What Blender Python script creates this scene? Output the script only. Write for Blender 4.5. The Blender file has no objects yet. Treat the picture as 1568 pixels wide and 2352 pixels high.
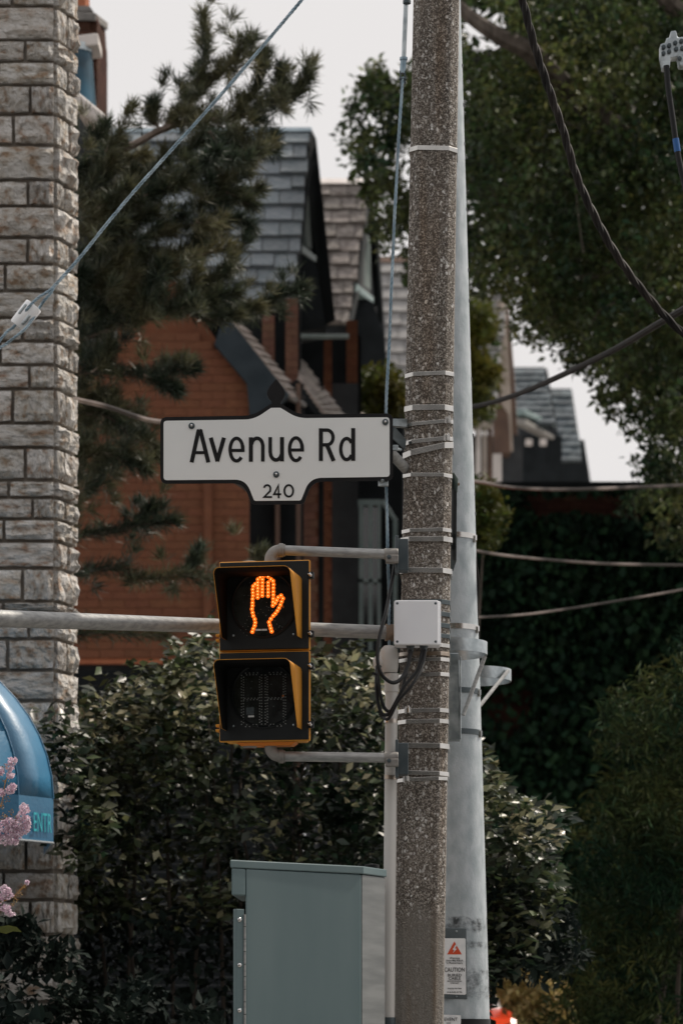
import bpy, math, random
import numpy as np
from mathutils import Vector, Matrix, Euler
R = math.radians
rng = np.random.default_rng(7)
rnd = random.Random(5)
S = bpy.context.scene
COL = S.collection

# ------------------------------------------------------------------ camera, world, sun, exposure
HZ = 2440.0; FPX = 6890.0; CX = 784.0; EYE = 1.6          # measuring frame: 1568 x 2352, metres from pixels at a depth
def P(x, y, Y): return Vector(((x-CX)*Y/FPX, Y, EYE+(HZ-y)*Y/FPX))
cam_d = bpy.data.cameras.new('camera'); cam = bpy.data.objects.new('camera', cam_d); COL.objects.link(cam)
cam_d.sensor_fit = 'HORIZONTAL'; cam_d.sensor_width = 24; cam_d.lens = 24*FPX/1568
cam_d.shift_y = (HZ-1176)/1568
cam.location = (0, 0, EYE); cam.rotation_euler = (R(90), 0, 0)
cam_d.clip_start = .5; cam_d.clip_end = 3000
cam_d.dof.use_dof = True; cam_d.dof.focus_distance = 11.9; cam_d.dof.aperture_fstop = 4.0
S.camera = cam
SUN_EL, SUN_AZ = R(50), R(58)            # azimuth measured from +Y towards +X: high, from the right and a little behind the poles
w = bpy.data.worlds.new('World'); S.world = w; w.use_nodes = True
nt = w.node_tree; nt.nodes.clear()
sky = nt.nodes.new('ShaderNodeTexSky'); sky.sky_type = 'NISHITA'; sky.sun_disc = False
sky.sun_elevation = SUN_EL; sky.sun_rotation = SUN_AZ; sky.dust_density = 4.5; sky.air_density = 1.2; sky.ozone_density = 1.0
hs = nt.nodes.new('ShaderNodeHueSaturation'); hs.inputs['Saturation'].default_value = .16
wb = nt.nodes.new('ShaderNodeMix'); wb.data_type = 'RGBA'; wb.blend_type = 'MULTIPLY'; wb.inputs[0].default_value = 1
wb.inputs[7].default_value = (1.0, .985, .965, 1)
bg = nt.nodes.new('ShaderNodeBackground'); bg.inputs[1].default_value = .12
wo = nt.nodes.new('ShaderNodeOutputWorld')
nt.links.new(sky.outputs[0], hs.inputs['Color']); nt.links.new(hs.outputs[0], wb.inputs[6])
veil = nt.nodes.new('ShaderNodeMix'); veil.data_type = 'RGBA'; veil.inputs[0].default_value = .85     # thin bright cloud over the whole sky
veil.inputs[7].default_value = (9.0, 8.7, 8.6, 1)
nt.links.new(wb.outputs[2], veil.inputs[6]); nt.links.new(veil.outputs[2], bg.inputs[0]); nt.links.new(bg.outputs[0], wo.inputs[0])
sd = bpy.data.lights.new('sun', 'SUN'); sd.energy = 5.0; sd.angle = R(1.5); sd.color = (1, .9, .78)
so = bpy.data.objects.new('sun', sd); COL.objects.link(so)
tosun = Vector((math.sin(SUN_AZ)*math.cos(SUN_EL), math.cos(SUN_AZ)*math.cos(SUN_EL), math.sin(SUN_EL)))
so.rotation_euler = tosun.to_track_quat('Z', 'Y').to_euler(); so.location = (6, 6, 20)
S.view_settings.view_transform = 'Standard'; S.view_settings.look = 'None'
S.view_settings.exposure = -0.3; S.view_settings.gamma = 1; S.view_settings.use_curve_mapping = False
S.cycles.use_denoising = True; S.cycles.max_bounces = 6; S.cycles.transparent_max_bounces = 8
S.cycles.diffuse_bounces = 3; S.cycles.glossy_bounces = 3

# ------------------------------------------------------------------ materials
def mat(name, c1, c2=None, scale=8., rough=.7, metal=0., bump=0., bscale=None, rand=0., spec=.5, emit=None, es=0.,
        stretch=(1, 1, 1), c3=None, island=False, transl=0., ramp=(.35, .65), detail=5, coat=0.):
    m = bpy.data.materials.new(name); m.use_nodes = True; n = m.node_tree; L = n.links.new
    b = n.nodes['Principled BSDF']; out = n.nodes['Material Output']
    b.inputs['Roughness'].default_value = rough; b.inputs['Metallic'].default_value = metal
    b.inputs['Specular IOR Level'].default_value = spec
    if coat: b.inputs['Coat Weight'].default_value = coat; b.inputs['Coat Roughness'].default_value = .15
    b.inputs['Base Color'].default_value = (*c1, 1)
    tc = n.nodes.new('ShaderNodeTexCoord'); mp = n.nodes.new('ShaderNodeMapping'); mp.inputs['Scale'].default_value = stretch
    L(tc.outputs['Object'], mp.inputs[0]); co = mp.outputs[0]
    if rand:                                              # shift the pattern from piece to piece
        oi = n.nodes.new('ShaderNodeObjectInfo'); ad = n.nodes.new('ShaderNodeVectorMath'); ad.operation = 'ADD'
        ml = n.nodes.new('ShaderNodeMath'); ml.operation = 'MULTIPLY'; ml.inputs[1].default_value = 37
        L(oi.outputs['Random'], ml.inputs[0]); L(ml.outputs[0], ad.inputs[1]); L(co, ad.inputs[0]); co = ad.outputs[0]
    col = None
    if c2 is not None:
        nz = n.nodes.new('ShaderNodeTexNoise'); nz.inputs['Scale'].default_value = scale; nz.inputs['Detail'].default_value = detail
        L(co, nz.inputs['Vector']); rp = n.nodes.new('ShaderNodeValToRGB')
        rp.color_ramp.elements[0].position = ramp[0]; rp.color_ramp.elements[1].position = ramp[1]
        rp.color_ramp.elements[0].color = (*c1, 1); rp.color_ramp.elements[1].color = (*c2, 1)
        if c3 is not None:
            e = rp.color_ramp.elements.new((ramp[0]+ramp[1])/2); e.color = (*c3, 1)
        L(nz.outputs[0], rp.inputs[0]); col = rp.outputs[0]
    if rand or island:
        src = n.nodes.new('ShaderNodeObjectInfo').outputs['Random'] if not island else n.nodes.new('ShaderNodeNewGeometry').outputs['Random Per Island']
        mr = n.nodes.new('ShaderNodeMapRange'); k = rand if rand else island
        mr.inputs['To Min'].default_value = 1-k; mr.inputs['To Max'].default_value = 1+k
        L(src, mr.inputs[0]); hv = n.nodes.new('ShaderNodeHueSaturation'); L(mr.outputs[0], hv.inputs['Value'])
        mh = n.nodes.new('ShaderNodeMapRange'); mh.inputs['To Min'].default_value = .5-k*.05; mh.inputs['To Max'].default_value = .5+k*.05
        wn = n.nodes.new('ShaderNodeTexWhiteNoise'); wn.noise_dimensions = '1D'; L(src, wn.inputs['W']); L(wn.outputs[0], mh.inputs[0]); L(mh.outputs[0], hv.inputs['Hue'])
        if col: L(col, hv.inputs['Color'])
        else: hv.inputs['Color'].default_value = (*c1, 1)
        col = hv.outputs[0]
    if col: L(col, b.inputs['Base Color'])
    if bump:
        n2 = n.nodes.new('ShaderNodeTexNoise'); n2.inputs['Scale'].default_value = bscale or scale*2; n2.inputs['Detail'].default_value = 8
        L(co, n2.inputs['Vector']); bp = n.nodes.new('ShaderNodeBump'); bp.inputs['Strength'].default_value = 1
        bp.inputs['Distance'].default_value = bump; L(n2.outputs[0], bp.inputs['Height']); L(bp.outputs[0], b.inputs['Normal'])
    if emit: b.inputs['Emission Color'].default_value = (*emit, 1); b.inputs['Emission Strength'].default_value = es
    if transl:
        t = n.nodes.new('ShaderNodeBsdfTranslucent'); mx = n.nodes.new('ShaderNodeMixShader'); mx.inputs[0].default_value = transl
        if col: L(col, t.inputs[0])
        else: t.inputs[0].default_value = (*c1, 1)
        L(b.outputs[0], mx.inputs[1]); L(t.outputs[0], mx.inputs[2]); L(mx.outputs[0], out.inputs[0])
    return m

M = {}
M['stone'] = mat('stone', (.27, .185, .125), (.56, .545, .525), 2.6, .85, bump=.07, bscale=3.2, rand=.17, c3=(.43, .4, .36), ramp=(.32, .6), stretch=(1.7, .3, 1.0))
M['stone_side'] = M['stone']
M['mortar'] = mat('mortar', (.17, .148, .125), (.25, .225, .195), 6, .95, bump=.01, bscale=40)
M['brick'] = mat('brick', (.135, .047, .021), (.178, .065, .029), 5, .85, rand=.07, bump=.004, bscale=30)
M['brick_joint'] = mat('brick_joint', (.122, .043, .02), (.16, .058, .027), 4, .95)
M['brick_dull'] = mat('brick_dull', (.11, .05, .033), (.17, .085, .055), 6, .9, rand=.2)
M['chimney_brick'] = mat('chimney_brick', (.045, .02, .015), (.07, .034, .025), 6, .9, spec=.1, rand=.25)
M['slate'] = mat('slate', (.13, .165, .19), (.235, .26, .28), 3.5, .5, rand=.2, bump=.004, bscale=22, stretch=(1, 1, 2.5), spec=.6)
M['slate_worn'] = mat('slate_worn', (.11, .09, .08), (.27, .24, .225), 3.2, .75, rand=.2, bump=.008, bscale=16, c3=(.19, .17, .155))
M['slate_pale'] = mat('slate_pale', (.2, .195, .195), (.3, .295, .29), 2.5, .7, rand=.13, bump=.003, bscale=20)
M['slate_sunlit'] = mat('slate_sunlit', (.27, .22, .195), (.45, .385, .345), 3, .6, rand=.15)  # sun on the porch slopes is put into the slate colour
M['slate_dark'] = mat('slate_dark', (.05, .07, .085), (.09, .11, .125), 5, .6, rand=.2)
M['lead'] = mat('lead', (.16, .22, .27), (.26, .33, .38), 3, .45, metal=.3)
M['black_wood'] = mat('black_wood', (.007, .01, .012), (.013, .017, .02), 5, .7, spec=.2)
M['navy_wood'] = mat('navy_wood', (.02, .03, .038), (.032, .044, .054), 5, .7, spec=.2)
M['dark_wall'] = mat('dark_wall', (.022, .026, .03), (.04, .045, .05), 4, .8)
M['green_panel'] = mat('green_panel', (.08, .11, .105), (.13, .16, .15), 4, .7)
M['cream'] = mat('cream', (.42, .36, .31), (.52, .46, .41), 5, .7)
M['white_paint'] = mat('white_paint', (.62, .57, .54), (.75, .7, .67), 4, .5)
M['brown_paint'] = mat('brown_paint', (.1, .06, .045), (.14, .085, .06), 5, .7)
M['frame_green'] = mat('frame_green', (.17, .24, .24), (.25, .32, .32), 4, .5)
M['window_glass'] = mat('window_glass', (.012, .016, .018), rough=.06, spec=.8)
M['asphalt'] = mat('asphalt', (.04, .04, .042), (.065, .064, .062), 30, .9, bump=.004, bscale=150)
M['paving'] = mat('paving', (.2, .195, .185), (.3, .29, .275), 2, .9, bump=.003, bscale=80)
M['steel_band'] = mat('steel_band', (.48, .47, .45), (.66, .645, .62), 14, .22, metal=1)
M['steel_old'] = mat('steel_old', (.28, .21, .15), (.6, .55, .5), 9, .32, metal=1)
M['galv'] = mat('galv', (.26, .3, .32), (.5, .55, .57), 16, .34, metal=.9, bump=.001, bscale=60)
M['pipe'] = mat('pipe', (.26, .265, .265), (.4, .405, .4), 18, .5, metal=.35, stretch=(1, 4, 4), bump=.001, bscale=50)
M['cast'] = mat('cast', (.2, .19, .18), (.3, .29, .27), 12, .6, metal=.3, bump=.002, bscale=60)
M['rust'] = mat('rust', (.17, .12, .085), (.26, .2, .15), 10, .75)
M['bracket'] = mat('bracket', (.055, .075, .085), (.09, .11, .12), 10, .45, metal=.5)
M['pvc'] = mat('pvc', (.5, .49, .47), (.6, .59, .57), 3, .42, stretch=(1, 1, .3))
M['box_plastic'] = mat('box_plastic', (.8, .82, .87), (.85, .87, .9), 6, .4)
M['black_rubber'] = mat('black_rubber', (.008, .009, .01), rough=.45, spec=.3)
M['cable_black'] = mat('cable_black', (.008, .008, .008), (.022, .018, .016), 9, .6, spec=.15)
M['sign_white'] = mat('sign_white', (.76, .78, .78), (.81, .83, .825), 3, .38, spec=.4)
M['sign_black'] = mat('sign_black', (.006, .006, .007), (.01, .01, .011), 20, .45, spec=.25)
M['sig_yellow'] = mat('sig_yellow', (.66, .27, .018), (.76, .33, .025), 5, .48)
M['sig_orange'] = mat('sig_orange', (.7, .2, .01), rough=.45)
M['sig_black'] = mat('sig_black', (.007, .009, .01), (.012, .015, .016), 9, .5, spec=.3)
M['sig_black_in'] = mat('sig_black_in', (.006, .006, .006), rough=.85, spec=.15)
M['circuit'] = mat('circuit', (.008, .011, .013), (.028, .033, .036), 22, .12)
M['circuit_part'] = mat('circuit_part', (.05, .07, .08), (.1, .13, .14), 40, .4)
M['led_dead'] = mat('led_dead', (.3, .32, .32), rough=.2, spec=.8)
M['led_core'] = mat('led_core', (1, .4, .1), rough=.4, emit=(1, .44, .13), es=3.4)
M['led_body'] = mat('led_body', (1, .2, .02), rough=.4, emit=(1, .155, .007), es=1.3)
M['cab_green'] = mat('cab_green', (.078, .128, .138), (.108, .16, .168), 2.6, .42, stretch=(1.5, 1.5, .35), spec=.5)
M['cab_side'] = mat('cab_side', (.115, .125, .126), (.185, .195, .195), 3, .38, metal=.25, stretch=(1, 1, 9))
M['sticker'] = mat('sticker', (.66, .68, .7), (.78, .79, .8), 25, .45, ramp=(.3, .5))
M['ink'] = mat('ink', (.03, .032, .035), rough=.6)
M['red_print'] = mat('red_print', (.6, .07, .02), rough=.5)
M['plate_grey'] = mat('plate_grey', (.08, .1, .11), (.12, .145, .155), 8, .5, metal=.3)
M['porcelain'] = mat('porcelain', (.84, .86, .89), (.88, .9, .92), 4, .22, coat=.5)
M['strand'] = mat('strand', (.17, .25, .31), (.34, .43, .49), 14, .38, metal=.6)
M['blue_tape'] = mat('blue_tape', (.01, .1, .32), rough=.4)
M['awning'] = mat('awning', (.01, .115, .235), (.018, .15, .285), 5, .46, bump=.0015, bscale=60, spec=.8, coat=.35)
M['awning_text'] = mat('awning_text', (.04, .42, .5), rough=.5)
M['awning_trim'] = mat('awning_trim', (.3, .33, .35), rough=.4)
M['terracotta'] = mat('terracotta', (.34, .11, .05), (.42, .15, .07), 5, .8)
M['cap_stone'] = mat('cap_stone', (.13, .125, .12), (.22, .21, .2), 9, .85)
M['blue_flue'] = mat('blue_flue', (.012, .03, .045), (.03, .11, .17), 2.6, .35, metal=.3)
M['bark'] = mat('bark', (.05, .04, .032), (.12, .1, .085), 12, .9, bump=.01, bscale=30, stretch=(1, 1, .3))
M['pine_bark'] = mat('pine_bark', (.14, .105, .085), (.28, .225, .19), 14, .85, bump=.008, bscale=40)
M['bush_leaf'] = mat('bush_leaf', (.012, .03, .016), (.085, .092, .04), 1.6, .38, island=.8, transl=.3, spec=.5, ramp=(.42, .68))
M['young_lit_leaf'] = mat('young_lit_leaf', (.11, .13, .06), (.38, .35, .22), 3, .36, island=.5, transl=.35, spec=.6)  # pale new growth, with creamy light on the top leaves put into it
M['bush_dark'] = mat('bush_dark', (.008, .015, .014), (.015, .024, .018), 2, .8, island=.4, transl=.1, spec=.15)  # shade low in the shrubs is put into this leaf colour
M['tree_leaf'] = mat('tree_leaf', (.02, .05, .022), (.13, .145, .045), .8, .4, island=.75, transl=.42, spec=.45, ramp=(.38, .7))
M['yew'] = mat('yew', (.012, .034, .018), (.085, .095, .03), 1.3, .7, island=.6, transl=.2, spec=.1, ramp=(.42, .7))
M['ivy'] = mat('ivy', (.006, .02, .011), (.014, .038, .018), 1.2, .7, island=.6, transl=.08, spec=.15)
M['vine'] = mat('vine', (.025, .05, .012), (.12, .11, .02), 1.6, .5, island=.5, transl=.3, spec=.2)
M['needle'] = mat('needle', (.03, .048, .03), (.15, .14, .07), 2.2, .5, island=.5, transl=.22, spec=.5, ramp=(.42, .68))
M['lit_bush'] = mat('lit_bush', (.2, .17, .06), (.5, .37, .15), 2, .5, island=.4, transl=.3)  # leaf colour raised to stand in for sunlight on the bush
M['lilac'] = mat('lilac', (.8, .6, .72), (.92, .82, .88), 60, .6, island=.25, transl=.25)
M['bud'] = mat('bud', (.3, .17, .05), (.42, .26, .1), 50, .7, island=.3)
M['lilac_leaf'] = mat('lilac_leaf', (.14, .17, .04), (.2, .22, .06), 20, .5, transl=.3)
M['car_white'] = mat('car_white', (.7, .66, .66), rough=.25, coat=.6)
M['car_red'] = mat('car_red', (.75, .06, .015), rough=.25, coat=.6)
M['car_grey'] = mat('car_grey', (.12, .13, .14), rough=.25, coat=.6)
M['car_glass'] = mat('car_glass', (.02, .025, .03), rough=.05, spec=1)
M['tyre'] = mat('tyre', (.015, .015, .015), rough=.8)
M['chrome'] = mat('chrome', (.6, .6, .6), rough=.15, metal=1)
M['lamp_orange'] = mat('lamp_orange', (.9, .25, .03), rough=.2, emit=(1, .25, .03), es=1.5)

def concrete_material():                                  # exposed aggregate: pale and dark chips in brown matrix, smoother grey foot
    m = bpy.data.materials.new('aggregate_concrete'); m.use_nodes = True; n = m.node_tree; L = n.links.new; b = n.nodes['Principled BSDF']
    tc = n.nodes.new('ShaderNodeTexCoord'); mp = n.nodes.new('ShaderNodeMapping'); mp.inputs['Scale'].default_value = (1, 1, .68)
    nz0 = n.nodes.new('ShaderNodeTexNoise'); nz0.inputs['Scale'].default_value = 40; nz0.inputs['Detail'].default_value = 2
    wp = n.nodes.new('ShaderNodeVectorMath'); wp.operation = 'MULTIPLY_ADD'; wp.inputs[1].default_value = (.02, .02, .02)
    L(tc.outputs['Object'], mp.inputs[0]); L(tc.outputs['Object'], nz0.inputs['Vector']); L(nz0.outputs['Color'], wp.inputs[0]); L(mp.outputs[0], wp.inputs[2])
    def chips(scale, thr, seedoff, far=.5):
        v = n.nodes.new('ShaderNodeTexVoronoi'); v.inputs['Scale'].default_value = scale; v.inputs['Randomness'].default_value = 1
        ad = n.nodes.new('ShaderNodeVectorMath'); ad.inputs[1].default_value = (seedoff, 0, 0); L(wp.outputs[0], ad.inputs[0]); L(ad.outputs[0], v.inputs['Vector'])
        sp = n.nodes.new('ShaderNodeSeparateColor'); L(v.outputs['Color'], sp.inputs[0])
        g = n.nodes.new('ShaderNodeMapRange'); g.inputs[1].default_value = thr; g.inputs[2].default_value = thr+.02; L(sp.outputs[0], g.inputs[0])
        d = n.nodes.new('ShaderNodeMapRange'); d.inputs[1].default_value = far; d.inputs[2].default_value = far-.14; L(v.outputs['Distance'], d.inputs[0])
        mu = n.nodes.new('ShaderNodeMath'); mu.operation = 'MULTIPLY'; L(g.outputs[0], mu.inputs[0]); L(d.outputs[0], mu.inputs[1])
        return mu.outputs[0], sp.outputs[1], v.outputs['Distance']
    big, bv, bd = chips(84, .8, 0); mid, mv, md = chips(140, .64, 3.3); fine, fv, fd = chips(240, .3, 7.1, .6)
    basen = n.nodes.new('ShaderNodeTexNoise'); basen.inputs['Scale'].default_value = 5; basen.inputs['Detail'].default_value = 6; L(tc.outputs['Object'], basen.inputs['Vector'])
    rp = n.nodes.new('ShaderNodeValToRGB'); rp.color_ramp.elements[0].position = .3; rp.color_ramp.elements[1].position = .7
    rp.color_ramp.elements[0].color = (.062, .052, .043, 1); rp.color_ramp.elements[1].color = (.125, .105, .088, 1); L(basen.outputs[0], rp.inputs[0])
    prev = rp.outputs[0]
    for fac, val, a, c in ((fine, fv, (.13, .11, .09), (.46, .42, .37)), (mid, mv, (.22, .19, .165), (.52, .5, .465)), (big, bv, (.4, .38, .36), (.72, .71, .69))):
        r = n.nodes.new('ShaderNodeMix'); r.data_type = 'RGBA'; r.inputs[6].default_value = (*a, 1); r.inputs[7].default_value = (*c, 1); L(val, r.inputs[0])
        x = n.nodes.new('ShaderNodeMix'); x.data_type = 'RGBA'; L(fac, x.inputs[0]); L(prev, x.inputs[6]); L(r.outputs[2], x.inputs[7]); prev = x.outputs[2]
    sx = n.nodes.new('ShaderNodeSeparateXYZ'); L(tc.outputs['Object'], sx.inputs[0])
    nz = n.nodes.new('ShaderNodeTexNoise'); nz.inputs['Scale'].default_value = 9; L(tc.outputs['Object'], nz.inputs['Vector'])
    ma = n.nodes.new('ShaderNodeMath'); ma.operation = 'MULTIPLY_ADD'; ma.inputs[1].default_value = .35; L(nz.outputs[0], ma.inputs[0]); L(sx.outputs[2], ma.inputs[2])
    ft = n.nodes.new('ShaderNodeMapRange'); ft.inputs[1].default_value = 2.42; ft.inputs[2].default_value = 2.28; ft.inputs[4].default_value = .86; L(ma.outputs[0], ft.inputs[0])
    cm = n.nodes.new('ShaderNodeMix'); cm.data_type = 'RGBA'; cm.inputs[7].default_value = (.2, .185, .165, 1); L(ft.outputs[0], cm.inputs[0]); L(prev, cm.inputs[6])
    m2 = n.nodes.new('ShaderNodeMapping'); m2.inputs['Scale'].default_value = (16, 16, 1.1); L(tc.outputs['Object'], m2.inputs[0])
    n5 = n.nodes.new('ShaderNodeTexNoise'); n5.inputs['Scale'].default_value = 1; n5.inputs['Detail'].default_value = 5; L(m2.outputs[0], n5.inputs['Vector'])
    r5 = n.nodes.new('ShaderNodeMapRange'); r5.inputs[1].default_value = .5; r5.inputs[2].default_value = .72; r5.inputs[4].default_value = .75; L(n5.outputs[0], r5.inputs[0])
    st = n.nodes.new('ShaderNodeMix'); st.data_type = 'RGBA'; st.blend_type = 'MULTIPLY'; st.inputs[7].default_value = (.78, .6, .44, 1); L(r5.outputs[0], st.inputs[0]); L(cm.outputs[2], st.inputs[6]); cm = st
    L(cm.outputs[2], b.inputs['Base Color']); b.inputs['Roughness'].default_value = .8
    su = n.nodes.new('ShaderNodeMath'); su.operation = 'ADD'; L(fd, su.inputs[0]); L(md, su.inputs[1])
    bp = n.nodes.new('ShaderNodeBump'); bp.invert = True; bp.inputs['Distance'].default_value = .004; bp.inputs['Strength'].default_value = .9
    L(su.outputs[0], bp.inputs['Height']); L(bp.outputs[0], b.inputs['Normal'])
    return m
M['concrete'] = concrete_material()

def steel_pole_material():                                # galvanised grey, worn black tape remains in bands near the foot
    m = mat('galvanised_pole', (.33, .38, .405), (.47, .515, .545), 16, .5, metal=.3, bump=.0015, bscale=120, stretch=(1.4, 1.4, .8), ramp=(.35, .65), detail=9)
    n = m.node_tree; L = n.links.new; b = n.nodes['Principled BSDF']
    src = b.inputs['Base Color'].links[0].from_socket
    tc = n.nodes.new('ShaderNodeTexCoord'); sx = n.nodes.new('ShaderNodeSeparateXYZ'); L(tc.outputs['Object'], sx.inputs[0])
    wv = n.nodes.new('ShaderNodeTexNoise'); wv.inputs['Scale'].default_value = 12; L(tc.outputs['Object'], wv.inputs['Vector'])
    z = n.nodes.new('ShaderNodeMath'); z.operation = 'MULTIPLY_ADD'; z.inputs[1].default_value = .06; L(wv.outputs[0], z.inputs[0]); L(sx.outputs[2], z.inputs[2])
    rp = n.nodes.new('ShaderNodeValToRGB'); rp.color_ramp.interpolation = 'LINEAR'
    mr = n.nodes.new('ShaderNodeMapRange'); mr.inputs[1].default_value = 1.7; mr.inputs[2].default_value = 2.4; L(z.outputs[0], mr.inputs[0])
    zc = lambda y: (EYE+(HZ-y)*12.8/FPX+.03-1.7)/.7
    pts = [(2352, .0), (2298, .1), (2290, .75), (2232, .85), (2226, .1), (2180, .15), (2174, .8), (2164, .7), (2158, .1), (2140, .1), (2134, .95), (2110, .95), (2104, 0)]
    els = rp.color_ramp.elements; els[0].position = 0; els[0].color = (0, 0, 0, 1); els[1].position = 1; els[1].color = (0, 0, 0, 1)
    for y, v in pts: e = els.new(max(0.001, min(.999, zc(y)))); e.color = (v, v, v, 1)
    L(mr.outputs[0], rp.inputs[0])
    n3 = n.nodes.new('ShaderNodeTexNoise'); n3.inputs['Scale'].default_value = 16; n3.inputs['Detail'].default_value = 10; n3.inputs['Roughness'].default_value = .75; L(tc.outputs['Object'], n3.inputs['Vector'])
    m3 = n.nodes.new('ShaderNodeMapRange'); m3.inputs[1].default_value = .42; m3.inputs[2].default_value = .6; L(n3.outputs[0], m3.inputs[0])
    mu = n.nodes.new('ShaderNodeMath'); mu.operation = 'MULTIPLY'; L(rp.outputs[0], mu.inputs[0]); L(m3.outputs[0], mu.inputs[1])
    x = n.nodes.new('ShaderNodeMix'); x.data_type = 'RGBA'; x.inputs[7].default_value = (.03, .035, .038, 1); L(mu.outputs[0], x.inputs[0]); L(src, x.inputs[6])
    L(x.outputs[2], b.inputs['Base Color']); return m
M['steel_pole'] = steel_pole_material()

# ------------------------------------------------------------------ builders
WL = {}                                                    # world position of every object that may become a parent
def tag(o, label=None, cat=None, group=None, kind=None):
    if label: o['label'] = label
    if cat: o['category'] = cat
    if group: o['group'] = group
    if kind: o['kind'] = kind
    return o
def thing(name, label, cat, loc, group=None, rz=0.):
    o = bpy.data.objects.new(name, None); COL.objects.link(o); o.location = loc; o.rotation_euler[2] = rz
    o.empty_display_size = .2; WL[o.name] = Vector(loc); return tag(o, label, cat, group)
def put(name, me, parent=None, m=None):
    if m is not None and not me.materials: me.materials.append(m)
    o = bpy.data.objects.new(name, me); COL.objects.link(o)
    if parent is not None: o.parent = parent
    return o
class MB:
    def __init__(s): s.v = []; s.f = []
    def add(s, vs, fs):
        k = len(s.v); s.v += [tuple(v) for v in vs]; s.f += [tuple(i+k for i in f) for f in fs]; return s
    def box(s, c, d, rot=None):
        c = Vector(c); vs = [Vector((x*d[0]/2, y*d[1]/2, z*d[2]/2)) for x in (-1, 1) for y in (-1, 1) for z in (-1, 1)]
        if rot is not None: vs = [rot @ v for v in vs]
        return s.add([c+v for v in vs], [(0, 1, 3, 2), (4, 6, 7, 5), (0, 4, 5, 1), (2, 3, 7, 6), (0, 2, 6, 4), (1, 5, 7, 3)])
    def prism(s, front, off):                             # polygon pushed through by the vector off
        n = len(front); off = Vector(off); vs = [Vector(p) for p in front]; vs += [p+off for p in vs]
        return s.add(vs, [tuple(range(n)), tuple(range(2*n-1, n-1, -1))]+[(i, i+n, (i+1) % n+n, (i+1) % n) for i in range(n)])
    def tube(s, pts, r, k=8, cap=True):
        pts = [Vector(p) for p in pts]; n = len(pts); rs = r if isinstance(r, (list, tuple)) else [r]*n
        ring = []; up = None
        for i, p in enumerate(pts):
            t = (pts[min(i+1, n-1)]-pts[max(i-1, 0)]).normalized()
            if up is None: up = t.orthogonal().normalized()
            up = (up-t*up.dot(t)).normalized(); b = t.cross(up)
            ring.append([p+(up*math.cos(a)+b*math.sin(a))*rs[i] for a in [2*math.pi*j/k for j in range(k)]])
        vs = [q for g in ring for q in g]
        fs = [(i*k+j, i*k+(j+1) % k, (i+1)*k+(j+1) % k, (i+1)*k+j) for i in range(n-1) for j in range(k)]
        if cap: fs += [tuple(range(k-1, -1, -1)), tuple((n-1)*k+j for j in range(k))]
        return s.add(vs, fs)
    def lathe(s, o, axis, prof, k=20, a0=0., a1=2*math.pi):   # prof: (radius, along)
        o = Vector(o); ax = Vector(axis).normalized(); u = ax.orthogonal().normalized(); v = ax.cross(u); vs = []; closed = abs(a1-a0-2*math.pi) < 1e-6
        m = k if closed else k+1
        for r, h in prof:
            for j in range(m):
                a = a0+(a1-a0)*j/k; vs.append(o+ax*h+(u*math.cos(a)+v*math.sin(a))*r)
        fs = []
        for i in range(len(prof)-1):
            for j in range(k if closed else k):
                j2 = (j+1) % m; fs.append((i*m+j, i*m+j2, (i+1)*m+j2, (i+1)*m+j))
        return s.add(vs, fs)
    def build(s, name, m, parent=None, smooth=False, local=False, bevel=0.):
        off = Vector() if (parent is None or local) else WL[parent.name]
        me = bpy.data.meshes.new(name); me.from_pydata([tuple(Vector(v)-off) for v in s.v], [], s.f)
        me.materials.append(m); me.update()
        o = put(name, me, parent); WL[o.name] = off
        import bmesh
        bm = bmesh.new(); bm.from_mesh(me); bmesh.ops.recalc_face_normals(bm, faces=bm.faces); bm.to_mesh(me); bm.free()
        if bevel:
            b = o.modifiers.new('bevel', 'BEVEL'); b.width = bevel; b.segments = 2; b.limit_method = 'ANGLE'; b.angle_limit = R(40)
        if smooth: smooth_by_angle(me, R(40 if smooth is True else smooth))
        return o
def smooth_by_angle(me, ang):
    me.polygons.foreach_set('use_smooth', [True]*len(me.polygons))
    try: me.set_sharp_from_angle(angle=ang)
    except Exception: pass
def slab(pts, t):                                          # quad/polygon given near side points, thickness away along its normal
    pts = [Vector(p) for p in pts]; n = (pts[1]-pts[0]).cross(pts[2]-pts[1]).normalized()
    if n.y < 0: n = -n
    return MB().prism(pts, n*t)
def spline(pts, n=12):
    pts = [Vector(p) for p in pts]; out = []; q = [pts[0]*2-pts[1]]+pts+[pts[-1]*2-pts[-2]]
    for i in range(1, len(q)-2):
        for j in range(n):
            t = j/n; a, b, c, d = q[i-1], q[i], q[i+1], q[i+2]
            out.append(.5*((2*b)+(c-a)*t+(2*a-5*b+4*c-d)*t*t+(3*b-a-3*c+d)*t**3))
    return out+[pts[-1]]
def rope(path, rad, strands, pitch, mb=None, k=5, step=8):
    mb = mb or MB(); L = 0; acc = [0]
    for a, b in zip(path, path[1:]): L += (b-a).length; acc.append(L)
    N = max(8, int(L/pitch*step)); dense = []; i = 0
    for j in range(N+1):
        t = L*j/N
        while i < len(acc)-2 and acc[i+1] < t: i += 1
        dense.append(path[i].lerp(path[i+1], (t-acc[i])/max(1e-9, acc[i+1]-acc[i])))
    for s_ in range(strands):
        pts = []
        for j, p in enumerate(dense):
            tg = (dense[min(j+1, N)]-dense[max(j-1, 0)]).normalized(); u = tg.cross(Vector((0, 1, .01))).normalized(); v = tg.cross(u)
            a = 2*math.pi*(j/step+s_/strands); pts.append(p+(u*math.cos(a)+v*math.sin(a))*rad*.5)
        mb.tube(pts, rad*(.62 if strands > 2 else .55), k)
    return mb
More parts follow.
